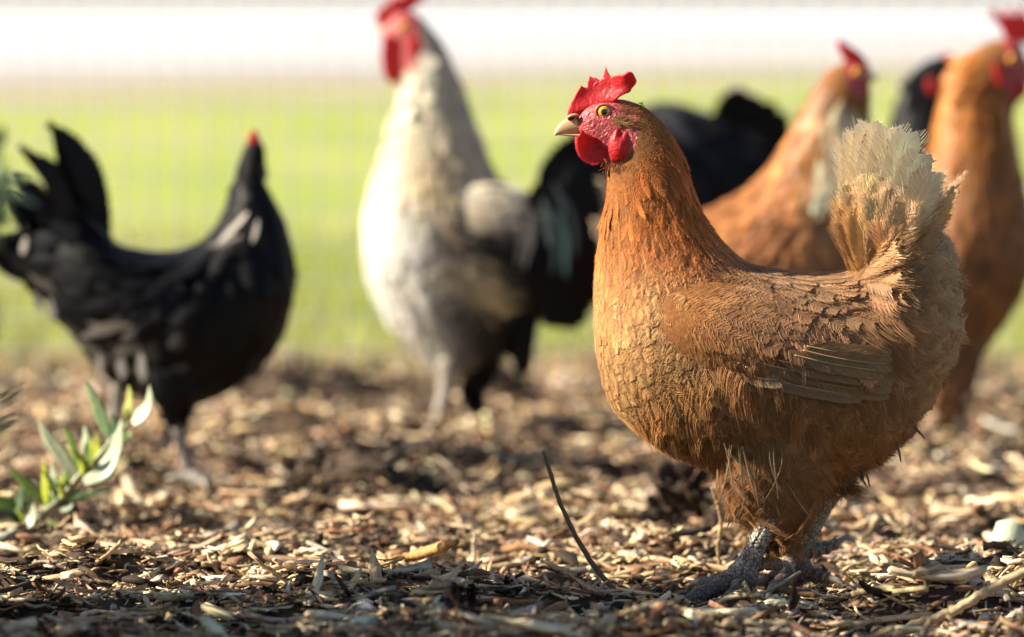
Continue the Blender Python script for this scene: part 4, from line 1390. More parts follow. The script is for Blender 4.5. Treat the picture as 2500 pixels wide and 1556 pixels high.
fleshy('comb', [hs(a, b) for a, b in COMB], 0.0042, hen, MAT['comb'], 0.00055, 4, comb_warp)
WATT = [(1419, 313), (1428, 324), (1440, 330), (1456, 336), (1471, 345), (1480, 354), (1484, 363), (1481, 377), (1471, 392), (1460, 402), (1448, 404), (1432, 397), (1418, 382), (1411, 366), (1408.5, 348), (1409, 337), (1413, 330), (1418, 324)]
def watt_warp(dyc, cup):
    def f(co):
        x, y = toD(co); x *= K; y *= K
        co = co.copy()
        r2 = ((x - 1446) / 38) ** 2 + ((y - 368) / 36) ** 2
        co[:, 1] += dyc + cup * (r2 - 0.6) + 0.002 * np.clip((y - 330) / 70, 0, 1)
        return co
    return f
fleshy('wattle', [hs(a, b) for a, b in WATT], 0.0034, hen, MAT['comb'], 0.00055, 5, watt_warp(-0.0095, -0.0022))
fleshy('wattle', [hs(a - 5, b + 1) for a, b in WATT], 0.0034, hen, MAT['comb'], 0.0007, 5, watt_warp(0.009, 0.002))
EAR = [(1504, 315), (1512, 311), (1522, 309.5), (1534, 313), (1540, 322), (1543, 333), (1543, 352), (1535, 371), (1526, 382), (1517, 388), (1506, 393), (1497, 396), (1491, 393), (1487, 380), (1484, 364), (1485, 347), (1490, 333), (1495, 324)]
def ear_warp(s):
    def f(co):
        x, y = toD(co); x *= K; y *= K
        co = co.copy()
        r2 = ((x - 1514) / 28) ** 2 + ((y - 352) / 40) ** 2
        ridge = 0.0016 * np.sin((x - 1490 + (y - 350) * 0.2) / 4.5) * np.clip((345 - y) / 20, 0, 1)
        co[:, 1] += s * (-0.0165 + 0.004 * r2 - ridge * 0.7 - 0.0035 * np.clip((y - 330) / 60, 0, 1))
        return co
    return f
fleshy('earlobe', [hs(a, b) for a, b in EAR], 0.0034, hen, MAT['comb'], 0.00055, 5, ear_warp(1))
fleshy('earlobe', [hs(a, b) for a, b in EAR], 0.0034, hen, MAT['comb'], 0.0007, 5, ear_warp(-1))
# ear tuft and stray bristles round the face
n = 70
tx = rng.uniform(1490, 1534, n) / K; ty = rng.uniform(284, 306, n) / K + (0.0)
p = np.stack([D(a, b, face_y(a, b) - 0.0012) for a, b in zip(tx, ty)])
ang = np.radians(-12 + rng.normal(0, 16, n))
c = vary((0.38, 0.19, 0.06), n, 0.2, 0.05)
s = feathers(p, np.stack([np.cos(ang), np.full(n, -.12), np.sin(ang)], 1), np.tile([[0, -1.0, 0.1]], (n, 1)), rng.uniform(.004, .008, n), np.full(n, .0022), c * .7, c * 1.2, c * 1.2, solid=.4, Mb=7, shape='lance', jit=.4, sbend=rng.normal(0, .2, n))
n = 260
tx = np.concatenate([rng.uniform(1500, 1565, 150), rng.normal(1500, 16, 110)]) / K
ty = np.concatenate([rng.uniform(252, 276, 150), rng.normal(402, 9, 110)]) / K
p = np.stack([D(a, b, face_y(a, b) - 0.0008) for a, b in zip(tx, ty)])
ang = np.radians(np.where(np.arange(n) < 150, -25, -95) + rng.normal(0, 22, n))
c = vary((0.34, 0.13, 0.04), n, 0.3, 0.05)
s_b = feathers(p, np.stack([np.cos(ang), np.full(n, -.06), np.sin(ang)], 1), np.tile([[0, -1.0, 0.1]], (n, 1)), rng.uniform(.002, .006, n), np.full(n, .0014), c * .7, c * 1.3, c * 1.2, solid=.5, Mb=5, shape='lance', jit=.4, sbend=rng.normal(0, .25, n))
# the one stray feather barb at the back of the head
pp = D(1545, 268, HY - 0.004)
s_c = feathers(pp[None], np.array([[1.0, 0, 0.28]]), np.array([[0, 0, 1.0]]), np.array([.0155]), np.array([.0012]), np.array([[.6, .5, .3]]), np.array([[.7, .6, .4]]), np.array([[.6, .5, .3]]), solid=.6, Mb=8, shape='lance', lift=0.1, bend=.3)
fpart('face_bristles', [s, s_b, s_c], hen, MAT['feather'])

# ---- legs (full-resolution photo px)
def hp(lst): return [hs(a, b, c) for a, b, c in lst]
NY = -0.048
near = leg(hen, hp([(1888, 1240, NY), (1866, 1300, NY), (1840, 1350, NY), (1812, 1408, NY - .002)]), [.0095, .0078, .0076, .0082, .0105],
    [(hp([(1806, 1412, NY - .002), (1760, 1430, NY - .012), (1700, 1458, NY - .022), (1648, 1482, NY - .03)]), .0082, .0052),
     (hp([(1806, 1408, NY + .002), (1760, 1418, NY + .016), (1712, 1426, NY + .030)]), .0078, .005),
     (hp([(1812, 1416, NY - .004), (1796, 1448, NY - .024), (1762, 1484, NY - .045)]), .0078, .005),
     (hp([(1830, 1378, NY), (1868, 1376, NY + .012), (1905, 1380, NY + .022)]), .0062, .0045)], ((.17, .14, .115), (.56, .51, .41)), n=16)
FYY = 0.05
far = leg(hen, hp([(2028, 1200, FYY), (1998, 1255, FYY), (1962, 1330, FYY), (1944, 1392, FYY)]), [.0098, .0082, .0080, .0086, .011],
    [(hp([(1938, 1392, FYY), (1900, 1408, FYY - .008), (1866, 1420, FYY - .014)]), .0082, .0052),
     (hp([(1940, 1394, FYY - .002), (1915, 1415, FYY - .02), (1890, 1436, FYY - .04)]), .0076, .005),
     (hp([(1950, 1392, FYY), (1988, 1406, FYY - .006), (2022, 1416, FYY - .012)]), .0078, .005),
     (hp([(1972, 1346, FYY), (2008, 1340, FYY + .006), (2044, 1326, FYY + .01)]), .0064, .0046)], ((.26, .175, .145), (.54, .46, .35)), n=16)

# ================================================================== the birds behind
def flat_outline(name, pts, Y, thick, parent, mat, voxel=0.0016):
    return fleshy(name, [D(a, b, Y) for a, b in pts], thick, parent, mat, voxel, 4)

def sickle(parent, pts, wdt, col, Y, dy, mat, nrm=(0.2, -1, 0.15), **kw):
    pp = [D(a, b, Y + dy) for a, b in pts]
    return plume('tail_feather', parent, pp, wdt, col, mat=mat, nrm=nrm, Mb=18, **kw)

def back_bird(name, label, base, st, Y, skin, col, fmat, ln=0.045, wd=0.02, sp=0.018, group=None, nv=32, vs=0.25, drop=0.15, u0=1.2):
    root = empty(name, (D(base[0], base[1], Y)[0], Y, 0), label, 'rooster' if name == 'rooster' else 'hen', group)
    L = Loft(st, Y, n=70); hue = 0.02
    v, q, t = L.mesh(nv)
    part('body', v, root, skin, quads=q, tris=t)
    plumage(L, u0, len(st) - 1.1, sp, ln, wd, col, root, 'plumage', fmat, drop=drop, Mb=8, edge=1.1, tip=1.1, root=0.7, jit=0.3, vs=vs, hue=hue)
    return root, L

BLK = (0.004, 0.004, 0.005)
# ---- black hen on the far left of the bed
Y1 = 5.39
st = [(594, 332, 612, 332, 10), (584, 342, 624, 342, 22), (574, 364, 630, 372, 29), (562, 410, 628, 425, 36), (543, 470, 648, 468, 50), (508, 540, 676, 530, 80), (465, 578, 692, 612, 108), (415, 596, 696, 690, 128), (362, 600, 672, 785, 138), (312, 594, 615, 872, 142),
      (272, 574, 520, 935, 138), (252, 542, 400, 952, 128), (236, 522, 285, 905, 112), (212, 520, 195, 815, 92), (172, 530, 112, 715, 58), (120, 550, 82, 645, 25)]
def c1(x, y):
    c = np.tile(np.array(BLK), (len(x), 1))
    grey = ((x < 460) & (y > 740) & (rng.random(len(x)) < 0.25)) | ((x < 150) & (y > 640) & (rng.random(len(x)) < 0.2))
    return np.where(grey[:, None], np.array((0.10, 0.09, 0.08)), c)
bh, L1 = back_bird('black_hen', 'black hen standing beyond the small green plant, tail raised and head turned away', (420, 1130), st, Y1, MAT['black_skin'], c1, MAT['black_feather'], ln=lambda x, y: np.where(y < 500, .022, .045), wd=0.02, sp=.014, u0=1.9)
tl = part('tail', ball(D(190, 600, Y1), (.03, .025, .03))[0], bh, MAT['black_skin'], quads=ball((0, 0, 0), (1, 1, 1))[1])
for k, (pts, wdt, dy, tc) in enumerate([
        ([(225, 640), (222, 480), (180, 360), (112, 292)], .034, -.012, (.012, .011, .011)), ([(215, 650), (200, 500), (165, 400), (128, 318)], .034, .012, (.012, .011, .011)),
        ([(240, 640), (240, 520), (215, 400), (170, 330)], .030, .0, BLK),
        ([(200, 640), (160, 500), (110, 410), (45, 345)], .026, -.02, (.03, .02, .016)), ([(190, 640), (130, 520), (80, 460), (30, 415)], .034, -.008, (.028, .018, .014)), ([(180, 650), (100, 560), (50, 500), (5, 455)], .036, .012, BLK),
        ([(180, 650), (90, 610), (40, 590), (-30, 560)], .036, -.01, (.035, .03, .026)), ([(170, 670), (90, 650), (30, 630), (-35, 590)], .034, .016, BLK), ([(215, 600), (180, 480), (140, 420), (95, 370)], .03, .02, (.02, .015, .012))]):
    sickle(tl, pts, wdt * 1.2, tc, Y1, dy, MAT['black_feather'], tipcol=BLK, shape='lance')
# pale feathers catching the sun on its shoulder, pale fluff under the tail
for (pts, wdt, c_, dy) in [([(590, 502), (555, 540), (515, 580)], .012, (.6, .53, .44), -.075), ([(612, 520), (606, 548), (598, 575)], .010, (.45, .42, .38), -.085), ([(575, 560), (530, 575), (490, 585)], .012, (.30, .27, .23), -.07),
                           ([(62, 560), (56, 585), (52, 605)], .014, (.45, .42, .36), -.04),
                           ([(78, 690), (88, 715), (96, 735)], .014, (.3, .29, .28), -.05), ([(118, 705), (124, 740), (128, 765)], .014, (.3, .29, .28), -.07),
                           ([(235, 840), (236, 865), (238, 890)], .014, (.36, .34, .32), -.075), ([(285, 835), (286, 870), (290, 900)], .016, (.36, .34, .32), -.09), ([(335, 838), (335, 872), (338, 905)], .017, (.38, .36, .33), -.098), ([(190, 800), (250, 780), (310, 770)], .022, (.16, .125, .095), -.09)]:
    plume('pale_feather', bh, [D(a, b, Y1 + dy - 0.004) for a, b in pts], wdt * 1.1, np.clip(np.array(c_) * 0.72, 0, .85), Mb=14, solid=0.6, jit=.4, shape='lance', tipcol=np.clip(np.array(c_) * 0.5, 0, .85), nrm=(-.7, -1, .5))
flat_outline('comb', [(586, 346), (588, 326), (596, 310), (605, 306), (614, 322), (620, 346)], Y1, .016, bh, MAT['comb'])
G = lambda x, y, Y, dy=0: D(x, y, Y + dy)
GL = ((.26, .23, .20), (.30, .27, .24))
Lt = Loft([(345, 870, 490, 880, 50), (370, 925, 470, 930, 40), (392, 965, 450, 968, 24), (405, 990, 436, 990, 12)], Y1, ycen=-.03, n=20)
v, q, t = Lt.mesh(20); part('thigh', v, bh, MAT['black_skin'], quads=q, tris=t)
plumage(Lt, .1, 2.9, .012, .03, .014, np.array(BLK), bh, 'thigh_fluff', MAT['black_feather'], Mb=8)
leg(bh, [G(395, 930, Y1, -.03), G(415, 985, Y1, -.03), G(432, 1060, Y1, -.03), G(455, 1130, Y1, -.03)], [.009, .0068, .0062, .0075],
    [([G(455, 1128, Y1, -.03), G(490, 1138, Y1, -.035), G(530, 1142, Y1, -.04)], .0075, .005), ([G(455, 1128, Y1, -.03), G(480, 1145, Y1, -.07)], .0075, .005), ([G(450, 1122, Y1, -.03), G(410, 1135, Y1, -.02)], .006, .004)], GL, scutes=False)
leg(bh, [G(285, 900, Y1, .05), G(278, 960, Y1, .05), G(275, 1030, Y1, .05), G(280, 1095, Y1, .05)], [.009, .0068, .0062, .0075],
    [([G(280, 1094, Y1, .05), G(320, 1102, Y1, .04), G(355, 1106, Y1, .03)], .0075, .005), ([G(280, 1094, Y1, .05), G(300, 1115, Y1, .0)], .0075, .005)], GL, scutes=False)

# ---- pale rooster
Y2 = 5.85
st = [(922, 44, 908, 92, 15), (955, 26, 915, 138, 32), (998, 42, 934, 182, 44), (1042, 95, 944, 218, 56), (1080, 172, 932, 275, 70), (1112, 255, 906, 358, 90), (1142, 335, 880, 440, 114), (1170, 405, 862, 522, 134), (1198, 432, 868, 640, 148),
      (1232, 450, 908, 745, 148), (1265, 478, 972, 825, 142), (1300, 505, 1050, 890, 128), (1335, 528, 1140, 860, 108), (1368, 550, 1250, 775, 82), (1388, 600, 1335, 760, 40)]
RCOL = [(960, 250, .72, .66, .52, 60), (1010, 330, .66, .56, .38, 70), (1090, 300, .60, .52, .39, 55), (1130, 400, .52, .45, .33, 40), (930, 420, .70, .60, .42, 60), (1030, 430, .50, .38, .22, 60), (900, 560, .80, .77, .70, 70), (960, 700, .78, .75, .68, 80),
        (1030, 820, .60, .56, .50, 60), (1140, 470, .72, .62, .44, 60), (1210, 480, .66, .57, .42, 50), (1080, 570, .4, .3, .2, 30), (1050, 690, .06, .05, .05, 30), (1065, 760, .05, .05, .05, 35), (1140, 600, .006, .006, .006, 80), (1090, 660, .62, .50, .30, 45), (1150, 690, .58, .46, .28, 45), (1050, 640, .45, .42, .36, 25), (1240, 640, .03, .03, .035, 60),
        (1290, 560, .03, .035, .04, 50), (1120, 800, .015, .015, .017, 70), (1200, 780, .012, .012, .014, 70), (1040, 30, .5, .4, .3, 40)]
ro, L2 = back_bird('rooster', 'tall cream and white rooster with black tail and large red wattles', (1060, 1050), st, Y2, MAT['cream_skin'], lambda x, y: pick(x, y, RCOL), MAT['feather'], ln=0.032, wd=0.018, sp=0.0115, u0=2.4, vs=0.12)
body2 = [o for o in ro.children if o.name.startswith('body')][0]
body2.data.materials.append(MAT['face'])
co = np.empty(len(body2.data.vertices) * 3, np.float32); body2.data.vertices.foreach_get('co', co)
bx_, by_ = toD(co.reshape(-1, 3) + world_loc(body2))
for p_ in body2.data.polygons:
    i_ = p_.vertices[0]
    if bx_[i_] < 995 and by_[i_] < 165: p_.material_index = 1
Lt = Loft([(1060, 700, 1220, 690, 60), (1075, 780, 1215, 780, 60), (1090, 850, 1190, 850, 48), (1105, 900, 1160, 895, 28), (1118, 925, 1142, 925, 14)], Y2, ycen=.03, n=24)
v, q, t = Lt.mesh(20); part('thigh', v, ro, MAT['black_skin'], quads=q, tris=t)
plumage(Lt, .1, 3.9, .014, .04, .018, np.array(BLK), ro, 'thigh_fluff', MAT['black_feather'], Mb=8)
rt = part('tail', ball(D(1330, 590, Y2), (.03, .03, .04))[0], ro, MAT['black_skin'], quads=ball((0, 0, 0), (1, 1, 1))[1])
for pts, wdt, dy, tc in [([(1270, 520), (1330, 400), (1395, 350), (1440, 400)], .034, .0, BLK), ([(1260, 500), (1300, 470), (1360, 520), (1385, 690)], .034, -.06, BLK), ([(1270, 540), (1340, 540), (1380, 620), (1392, 720)], .036, -.05, BLK), ([(1260, 560), (1320, 600), (1345, 680), (1335, 780)], .036, -.07, BLK),
                         ([(1250, 560), (1290, 620), (1310, 690), (1325, 770)], .034, -.075, BLK), ([(1265, 500), (1320, 430), (1365, 420), (1400, 520)], .034, -.03, BLK), ([(1220, 640), (1250, 720), (1245, 800), (1236, 890)], .022, -.05, BLK), ([(1215, 660), (1235, 740), (1225, 800), (1215, 850)], .022, -.03, BLK),
                         ([(1275, 510), (1350, 420), (1420, 380), (1480, 420)], .034, .03, BLK), ([(1290, 640), (1340, 690), (1370, 710), (1392, 715)], .04, -.03, BLK)]:
    sickle(rt, pts, wdt * 1.25, tc, Y2, dy, MAT['black_feather'])
for pts, wdt, c_ in [([(1262, 490), (1262, 560), (1242, 640)], .012, (.26, .26, .25)), ([(1285, 470), (1300, 520), (1302, 585)], .013, (.22, .29, .26)), ([(1322, 500), (1340, 570), (1342, 660)], .013, (.15, .26, .25)), ([(1270, 500), (1258, 540), (1250, 590)], .011, (.32, .30, .26)),
                     ([(1310, 430), (1330, 470), (1338, 520)], .012, (.10, .12, .13)), ([(1300, 520), (1316, 590), (1310, 650)], .010, (.08, .13, .13)), ([(1245, 520), (1236, 580), (1228, 630)], .010, (.2, .19, .17)), ([(1345, 470), (1362, 540), (1366, 610)], .010, (.07, .1, .1))]:
    plume('tail_covert', ro, [D(a, b, Y2 - .092) for a, b in pts], wdt, c_, Mb=14, solid=.8, jit=.25, shape='lance')
beak(ro, Y2, [(897, 76, 899, 80), (902, 66, 910, 82), (912, 58, 926, 84)], [(899, 79, 901, 82), (906, 80, 914, 88), (918, 82, 930, 94)], 14, MAT['beakmat'])
flat_outline('comb', [(896, 66), (892, 40), (897, 18), (905, 30), (912, 4), (922, 16), (935, -18), (948, -2), (968, -30), (980, -8), (1004, -24), (1010, 2), (985, 18), (965, 32), (940, 44), (918, 60)], Y2, .009, ro, MAT['comb'])
for dy in (-.014, .012):
    flat_outline('wattle', [(908, 88), (922, 80), (940, 90), (955, 104), (966, 130), (968, 160), (955, 188), (935, 200), (918, 192), (908, 168), (904, 130)], Y2 + dy, .008, ro, MAT['comb'])
flat_outline('earlobe', [(970, 90), (990, 84), (1002, 100), (1000, 125), (985, 142), (970, 128)], Y2 - .04, .008, ro, MAT['comb'])
eyeball(ro, D(958, 66, Y2 - .026), .0055)
RL = ((.38, .34, .28), (.5, .45, .38))
Lw = Loft([(1045, 500, 1040, 540, 8), (1082, 448, 1050, 610, 28), (1150, 432, 1085, 700, 45), (1225, 446, 1150, 738, 46), (1285, 500, 1225, 730, 36), (1312, 590, 1292, 680, 14)], Y2, ycen=-.046, n=40)
v, q, t = Lw.mesh(24); part('wing', v, ro, MAT['cream_skin'], quads=q, tris=t)
RW = [(1090, 480, .80, .72, .54, 40), (1150, 460, .80, .70, .52, 45), (1210, 480, .74, .64, .48, 45), (1120, 510, .62, .52, .36, 30), (1190, 520, .66, .55, .4, 30), (1105, 585, .006, .006, .006, 42), (1155, 600, .004, .004, .004, 60), (1205, 630, .005, .005, .005, 50), (1070, 620, .66, .55, .36, 35), (1110, 670, .70, .58, .36, 40), (1165, 690, .66, .52, .32, 40), (1250, 560, .05, .05, .06, 35), (1250, 660, .02, .02, .02, 45)]
plumage(Lw, .1, 4.9, .010, .030, .018, lambda x, y: pick(x, y, RW), ro, 'wing_coverts', MAT['feather'], Mb=8, vs=.12, hue=.02, drop=.1)
leg(ro, [G(1065, 850, Y2, -.05), G(1058, 920, Y2, -.05), G(1040, 1000, Y2, -.05), G(1022, 1045, Y2, -.05)], [.012, .0085, .0078, .009],
    [([G(1022, 1044, Y2, -.05), G(980, 1052, Y2, -.06), G(945, 1058, Y2, -.07)], .009, .006), ([G(1022, 1044, Y2, -.05), G(1000, 1064, Y2, -.1)], .009, .006), ([G(1028, 1036, Y2, -.05), G(1066, 1046, Y2, -.03)], .008, .005)], RL, scutes=False)
leg(ro, [G(1130, 890, Y2, .06), G(1132, 940, Y2, .06), G(1122, 990, Y2, .06), G(1112, 1022, Y2, .06)], [.012, .0085, .0078, .009],
    [([G(1112, 1022, Y2, .06), G(1075, 1028, Y2, .05), G(1050, 1032, Y2, .04)], .009, .006), ([G(1114, 1022, Y2, .06), G(1110, 1040, Y2, .01)], .009, .006)], ((.1, .09, .08), (.1, .09, .08)), scutes=False)

# ---- orange hen behind, facing the other way
Y3 = 5.6
st = [(2042, 152, 2062, 190, 16), (2000, 148, 2066, 228, 36), (1960, 172, 2064, 262, 52), (1922, 232, 2070, 332, 66), (1882, 305, 2086, 422, 94), (1838, 378, 2100, 540, 124), (1782, 440, 2090, 660, 148), (1712, 484, 2040, 780, 158), (1632, 516, 1950, 860, 156), (1565, 535, 1780, 880, 140), (1515, 550, 1640, 830, 110), (1485, 575, 1540, 730, 70), (1478, 610, 1495, 670, 25)]
OCOL = [(1960, 230, .44, .18, .05, 60), (1880, 360, .52, .21, .055, 80), (1940, 420, .48, .19, .05, 60), (2025, 230, .72, .60, .42, 60), (2000, 330, .76, .64, .46, 70), (1960, 430, .74, .62, .45, 50), (2070, 420, .42, .2, .08, 60), (1760, 520, .48, .21, .07, 80), (1850, 560, .42, .18, .06, 70), (1940, 560, .48, .27, .13, 50), (1800, 650, .42, .2, .09, 90), (1960, 650, .36, .18, .08, 80)]
def ocol(x, y):
    c = pick(x, y, OCOL) * np.array((.88, .8, .72))
    m_ = (y > 172) & (y < 505) & (x > np.interp(y, [175, 300, 370, 500], [2008, 1962, 1928, 1926])) & (x < np.interp(y, [175, 300, 500], [2046, 2056, 2020]))
    return np.where(m_[:, None], np.array((.80, .61, .38)), c)
oh, L3 = back_bird('orange_hen', 'orange hen behind the focused hen, facing the opposite way with cream front of neck', (1850, 1090), st, Y3, MAT['bare_skin'], ocol, MAT['feather'], ln=.034, wd=.017, sp=.0125, u0=2.2)
def red_face(root, cond):
    b = [o for o in root.children if o.name.startswith('body')][0]
    b.data.materials.append(MAT['face'])
    co = np.empty(len(b.data.vertices) * 3, np.float32); b.data.vertices.foreach_get('co', co)
    x_, y_ = toD(co.reshape(-1, 3) + world_loc(b))
    for p_ in b.data.polygons:
        i_ = p_.vertices[0]
        if cond(x_[i_], y_[i_]): p_.material_index = 1
red_face(oh, lambda x, y: x > 2008 and y < 222)
beak(oh, Y3, [(2084, 187, 2082, 190), (2074, 176, 2070, 191), (2058, 166, 2052, 190)], [(2081, 189, 2079, 192), (2072, 189, 2066, 195), (2056, 190, 2050, 202)], 13, MAT['beakmat'])
flat_outline('comb', [(1984, 98), (1994, 95), (2008, 104), (2020, 112), (2030, 116), (2044, 128), (2054, 142), (2063, 160), (2066, 178), (2056, 172), (2044, 160), (2026, 152), (2004, 146), (1996, 132), (1986, 112)], Y3, .009, oh, MAT['comb'])
flat_outline('wattle', [(2046, 192), (2060, 192), (2064, 205), (2060, 222), (2050, 226), (2044, 212)], Y3 - .01, .008, oh, MAT['comb'])
eyeball(oh, D(2034, 172, Y3 - .026), .005)
for lx, dy in ((1800, -.05), (1900, .05)):
    gy_ = (6330 / (Y3 + dy) - 12) / K
    leg(oh, [G(lx, 840, Y3, dy), G(lx - 6, 920, Y3, dy), G(lx, 1000, Y3, dy), G(lx + 12, gy_ - 10, Y3, dy)], [.014, .009, .0085, .009], [([G(lx + 12, gy_ - 10, Y3, dy), G(lx + 50, gy_ - 4, Y3, dy), G(lx + 85, gy_ - 2, Y3, dy)], .008, .005), ([G(lx + 12, gy_ - 10, Y3, dy), G(lx + 30, gy_ + 10, Y3, dy - .05)], .008, .005)], ((.3, .24, .15), (.4, .33, .2)), scutes=False)

# ---- dark hen with buff breast, half hidden behind the focused hen
Y4 = 6.3
st = [(1492, 266, 1456, 300, 26), (1528, 252, 1422, 350, 46), (1560, 243, 1378, 402, 86), (1592, 243, 1350, 480, 112), (1632, 256, 1352, 580, 126), (1672, 272, 1392, 670, 130), (1706, 286, 1480, 720, 126), (1742, 300, 1600, 700, 112), (1780, 322, 1700, 620, 86), (1800, 355, 1760, 500, 45)]
def c4(x, y):
    return pick(x, y, [(1380, 420, .56, .42, .28, 50), (1380, 560, .58, .43, .30, 60), (1420, 660, .5, .36, .24, 50), (1470, 420, .4, .3, .2, 40), (1580, 290, .035, .035, .04, 60), (1620, 420, .008, .008, .01, 90), (1720, 340, .008, .008, .01, 70), (1560, 560, .02, .016, .012, 80)])
dh, L4 = back_bird('black_hen', 'dark hen with buff breast, its black tail showing behind the neck of the focused hen', (1560, 965), st, Y4, MAT['black_skin'], c4, MAT['black_feather'], ln=.05, wd=.022, sp=.018)
t4 = part('tail', ball(D(1755, 370, Y4), (.025, .025, .03))[0], dh, MAT['black_skin'], quads=ball((0, 0, 0), (1, 1, 1))[1])
for pts, wdt, dy in [([(1740, 420), (1740, 330), (1760, 260), (1778, 222)], .05, .0), ([(1750, 430), (1780, 340), (1800, 280), (1808, 240)], .05, -.012), ([(1755, 440), (1800, 360), (1830, 310), (1836, 266)], .046, -.02), ([(1745, 450), (1800, 400), (1832, 360), (1842, 300)], .05, .01), ([(1730, 400), (1725, 330), (1735, 270), (1760, 235)], .046, .014), ([(1735, 470), (1770, 440), (1800, 400), (1825, 350)], .055, .0)]:
    sickle(t4, pts, wdt, BLK, Y4, dy, MAT['black_feather'])
for lx, dy in ((1520, -.05), (1580, .05)):
    gy_ = (6330 / (Y4 + dy) - 12) / K
    leg(dh, [G(lx, 690, Y4, dy), G(lx, 800, Y4, dy), G(lx + 6, 880, Y4, dy), G(lx, gy_ - 8, Y4, dy)], [.02, .009, .0085, .009], [([G(lx, gy_ - 8, Y4, dy), G(lx - 40, gy_ - 3, Y4, dy)], .008, .005), ([G(lx, gy_ - 8, Y4, dy), G(lx - 20, gy_ + 8, Y4, dy - .05)], .008, .005)], GL, scutes=False)

# ---- black hen between the two orange ones
Y5 = 6.2
st = [(2236, 132, 2262, 150, 15), (2206, 140, 2266, 190, 29), (2172, 163, 2264, 242, 42), (2142, 205, 2275, 312, 58), (2122, 272, 2290, 422, 88), (2098, 345, 2290, 540, 108), (2050, 405, 2255, 640, 116), (1985, 445, 2170, 720, 116), (1915, 480, 2050, 740, 96), (1865, 520, 1940, 680, 55)]
kh, L5 = back_bird('black_hen', 'black hen behind the cream tail, only its dark neck and red comb showing', (2150, 980), st, Y5, MAT['black_skin'], np.array(BLK), MAT['black_feather'], ln=.045, wd=.02, sp=.018)
flat_outline('comb', [(2228, 138), (2232, 124), (2240, 130), (2246, 120), (2254, 130), (2262, 128), (2270, 146), (2268, 160), (2256, 150), (2240, 146)], Y5, .009, kh, MAT['comb'])
flat_outline('earlobe', [(2200, 190), (2212, 184), (2222, 196), (2218, 220), (2206, 226), (2198, 210)], Y5 - .034, .008, kh, MAT['comb'])
for lx, dy in ((2120, -.05), (2190, .05)):
    gy_ = (6330 / (Y5 + dy) - 12) / K
    leg(kh, [G(lx, 660, Y5, dy), G(lx, 790, Y5, dy), G(lx - 6, 880, Y5, dy), G(lx, gy_ - 8, Y5, dy)], [.02, .009, .0085, .009], [([G(lx, gy_ - 8, Y5, dy), G(lx + 40, gy_ - 3, Y5, dy)], .008, .005), ([G(lx, gy_ - 8, Y5, dy), G(lx + 20, gy_ + 8, Y5, dy - .05)], .008, .005)], GL, scutes=False)

# ---- large orange hen cut by the right edge
Y6 = 5.82
st = [(2424, 104, 2446, 180, 20), (2392, 92, 2432, 226, 42), (2335, 104, 2408, 256, 56), (2270, 148, 2402, 315, 74), (2237, 222, 2420, 392, 100), (2216, 322, 2440, 500, 126), (2196, 430, 2442, 620, 150), (2170, 505, 2415, 705, 160), (2110, 570, 2375, 770, 164), (2060, 610, 2332, 830, 156), (2025, 655, 2292, 900, 136), (2000, 720, 2222, 935, 108), (1990, 790, 2110, 900, 56)]
GC = [(2300, 180, .54, .21, .04, 60), (2270, 280, .60, .24, .045, 70), (2290, 400, .52, .21, .055, 70), (2370, 380, .5, .2, .045, 60), (2400, 480, .44, .18, .05, 70), (2280, 470, .5, .27, .13, 50), (2240, 560, .34, .145, .05, 80), (2360, 620, .34, .145, .05, 80), (2360, 740, .32, .14, .05, 80), (2280, 830, .32, .14, .05, 80), (2340, 240, .46, .19, .05, 40)]
gh, L6 = back_bird('orange_hen', 'tall orange hen cut off by the right edge, pink comb upright', (2260, 1060), st, Y6, MAT['bare_skin'], lambda x, y: pick(x, y, GC) * np.array((.9, .82, .75)), MAT['feather'], ln=.036, wd=.018, sp=.0125, u0=2.0)
red_face(gh, lambda x, y: x > 2384 and y < 228)
Lt = Loft([(2190, 800, 2340, 760, 60), (2196, 860, 2318, 850, 56), (2200, 915, 2292, 905, 44), (2210, 955, 2272, 950, 30), (2222, 980, 2254, 980, 16)], Y6, ycen=-.03, n=24)
v, q, t = Lt.mesh(20); part('thigh', v, gh, MAT['bare_skin'], quads=q, tris=t)
plumage(Lt, .1, 3.9, .013, .04, .016, np.array((.26, .12, .055)), gh, 'thigh_fluff', MAT['feather'], Mb=8)
flat_outline('comb', [(2346, 28), (2356, 20), (2368, 30), (2380, 48), (2384, 24), (2392, 14), (2400, 34), (2408, 46), (2414, 22), (2424, 16), (2436, 40), (2452, 60), (2456, 90), (2440, 104), (2410, 98), (2384, 92), (2376, 70), (2360, 50)], Y6, .010, gh, MAT['comb'])
flat_outline('earlobe', [(2352, 150), (2364, 148), (2374, 170), (2380, 200), (2372, 212), (2360, 190)], Y6 - .046, .008, gh, MAT['comb'])
flat_outline('wattle', [(2400, 200), (2424, 190), (2440, 205), (2438, 226), (2418, 236), (2402, 222)], Y6 - .014, .008, gh, MAT['comb'])
eyeball(gh, D(2402, 140, Y6 - .036), .0055)
beak(gh, Y6, [(2472, 166, 2470, 170), (2458, 150, 2454, 172), (2440, 140, 2434, 172)], [(2469, 170, 2467, 173), (2456, 172, 2450, 180), (2438, 174, 2432, 190)], 14, MAT['beakmat'])
OL = ((.40, .24, .12), (.45, .28, .14))
leg(gh, [G(2240, 950, Y6, -.03), G(2226, 985, Y6, -.03), G(2205, 1015, Y6, -.03), G(2196, 1042, Y6, -.03)], [.013, .0105, .0095, .0105], [([G(2196, 1042, Y6, -.03), G(2240, 1052, Y6, -.04), G(2275, 1056, Y6, -.05)], .009, .006), ([G(2196, 1042, Y6, -.03), G(2180, 1062, Y6, -.08)], .009, .006)], OL, scutes=False)
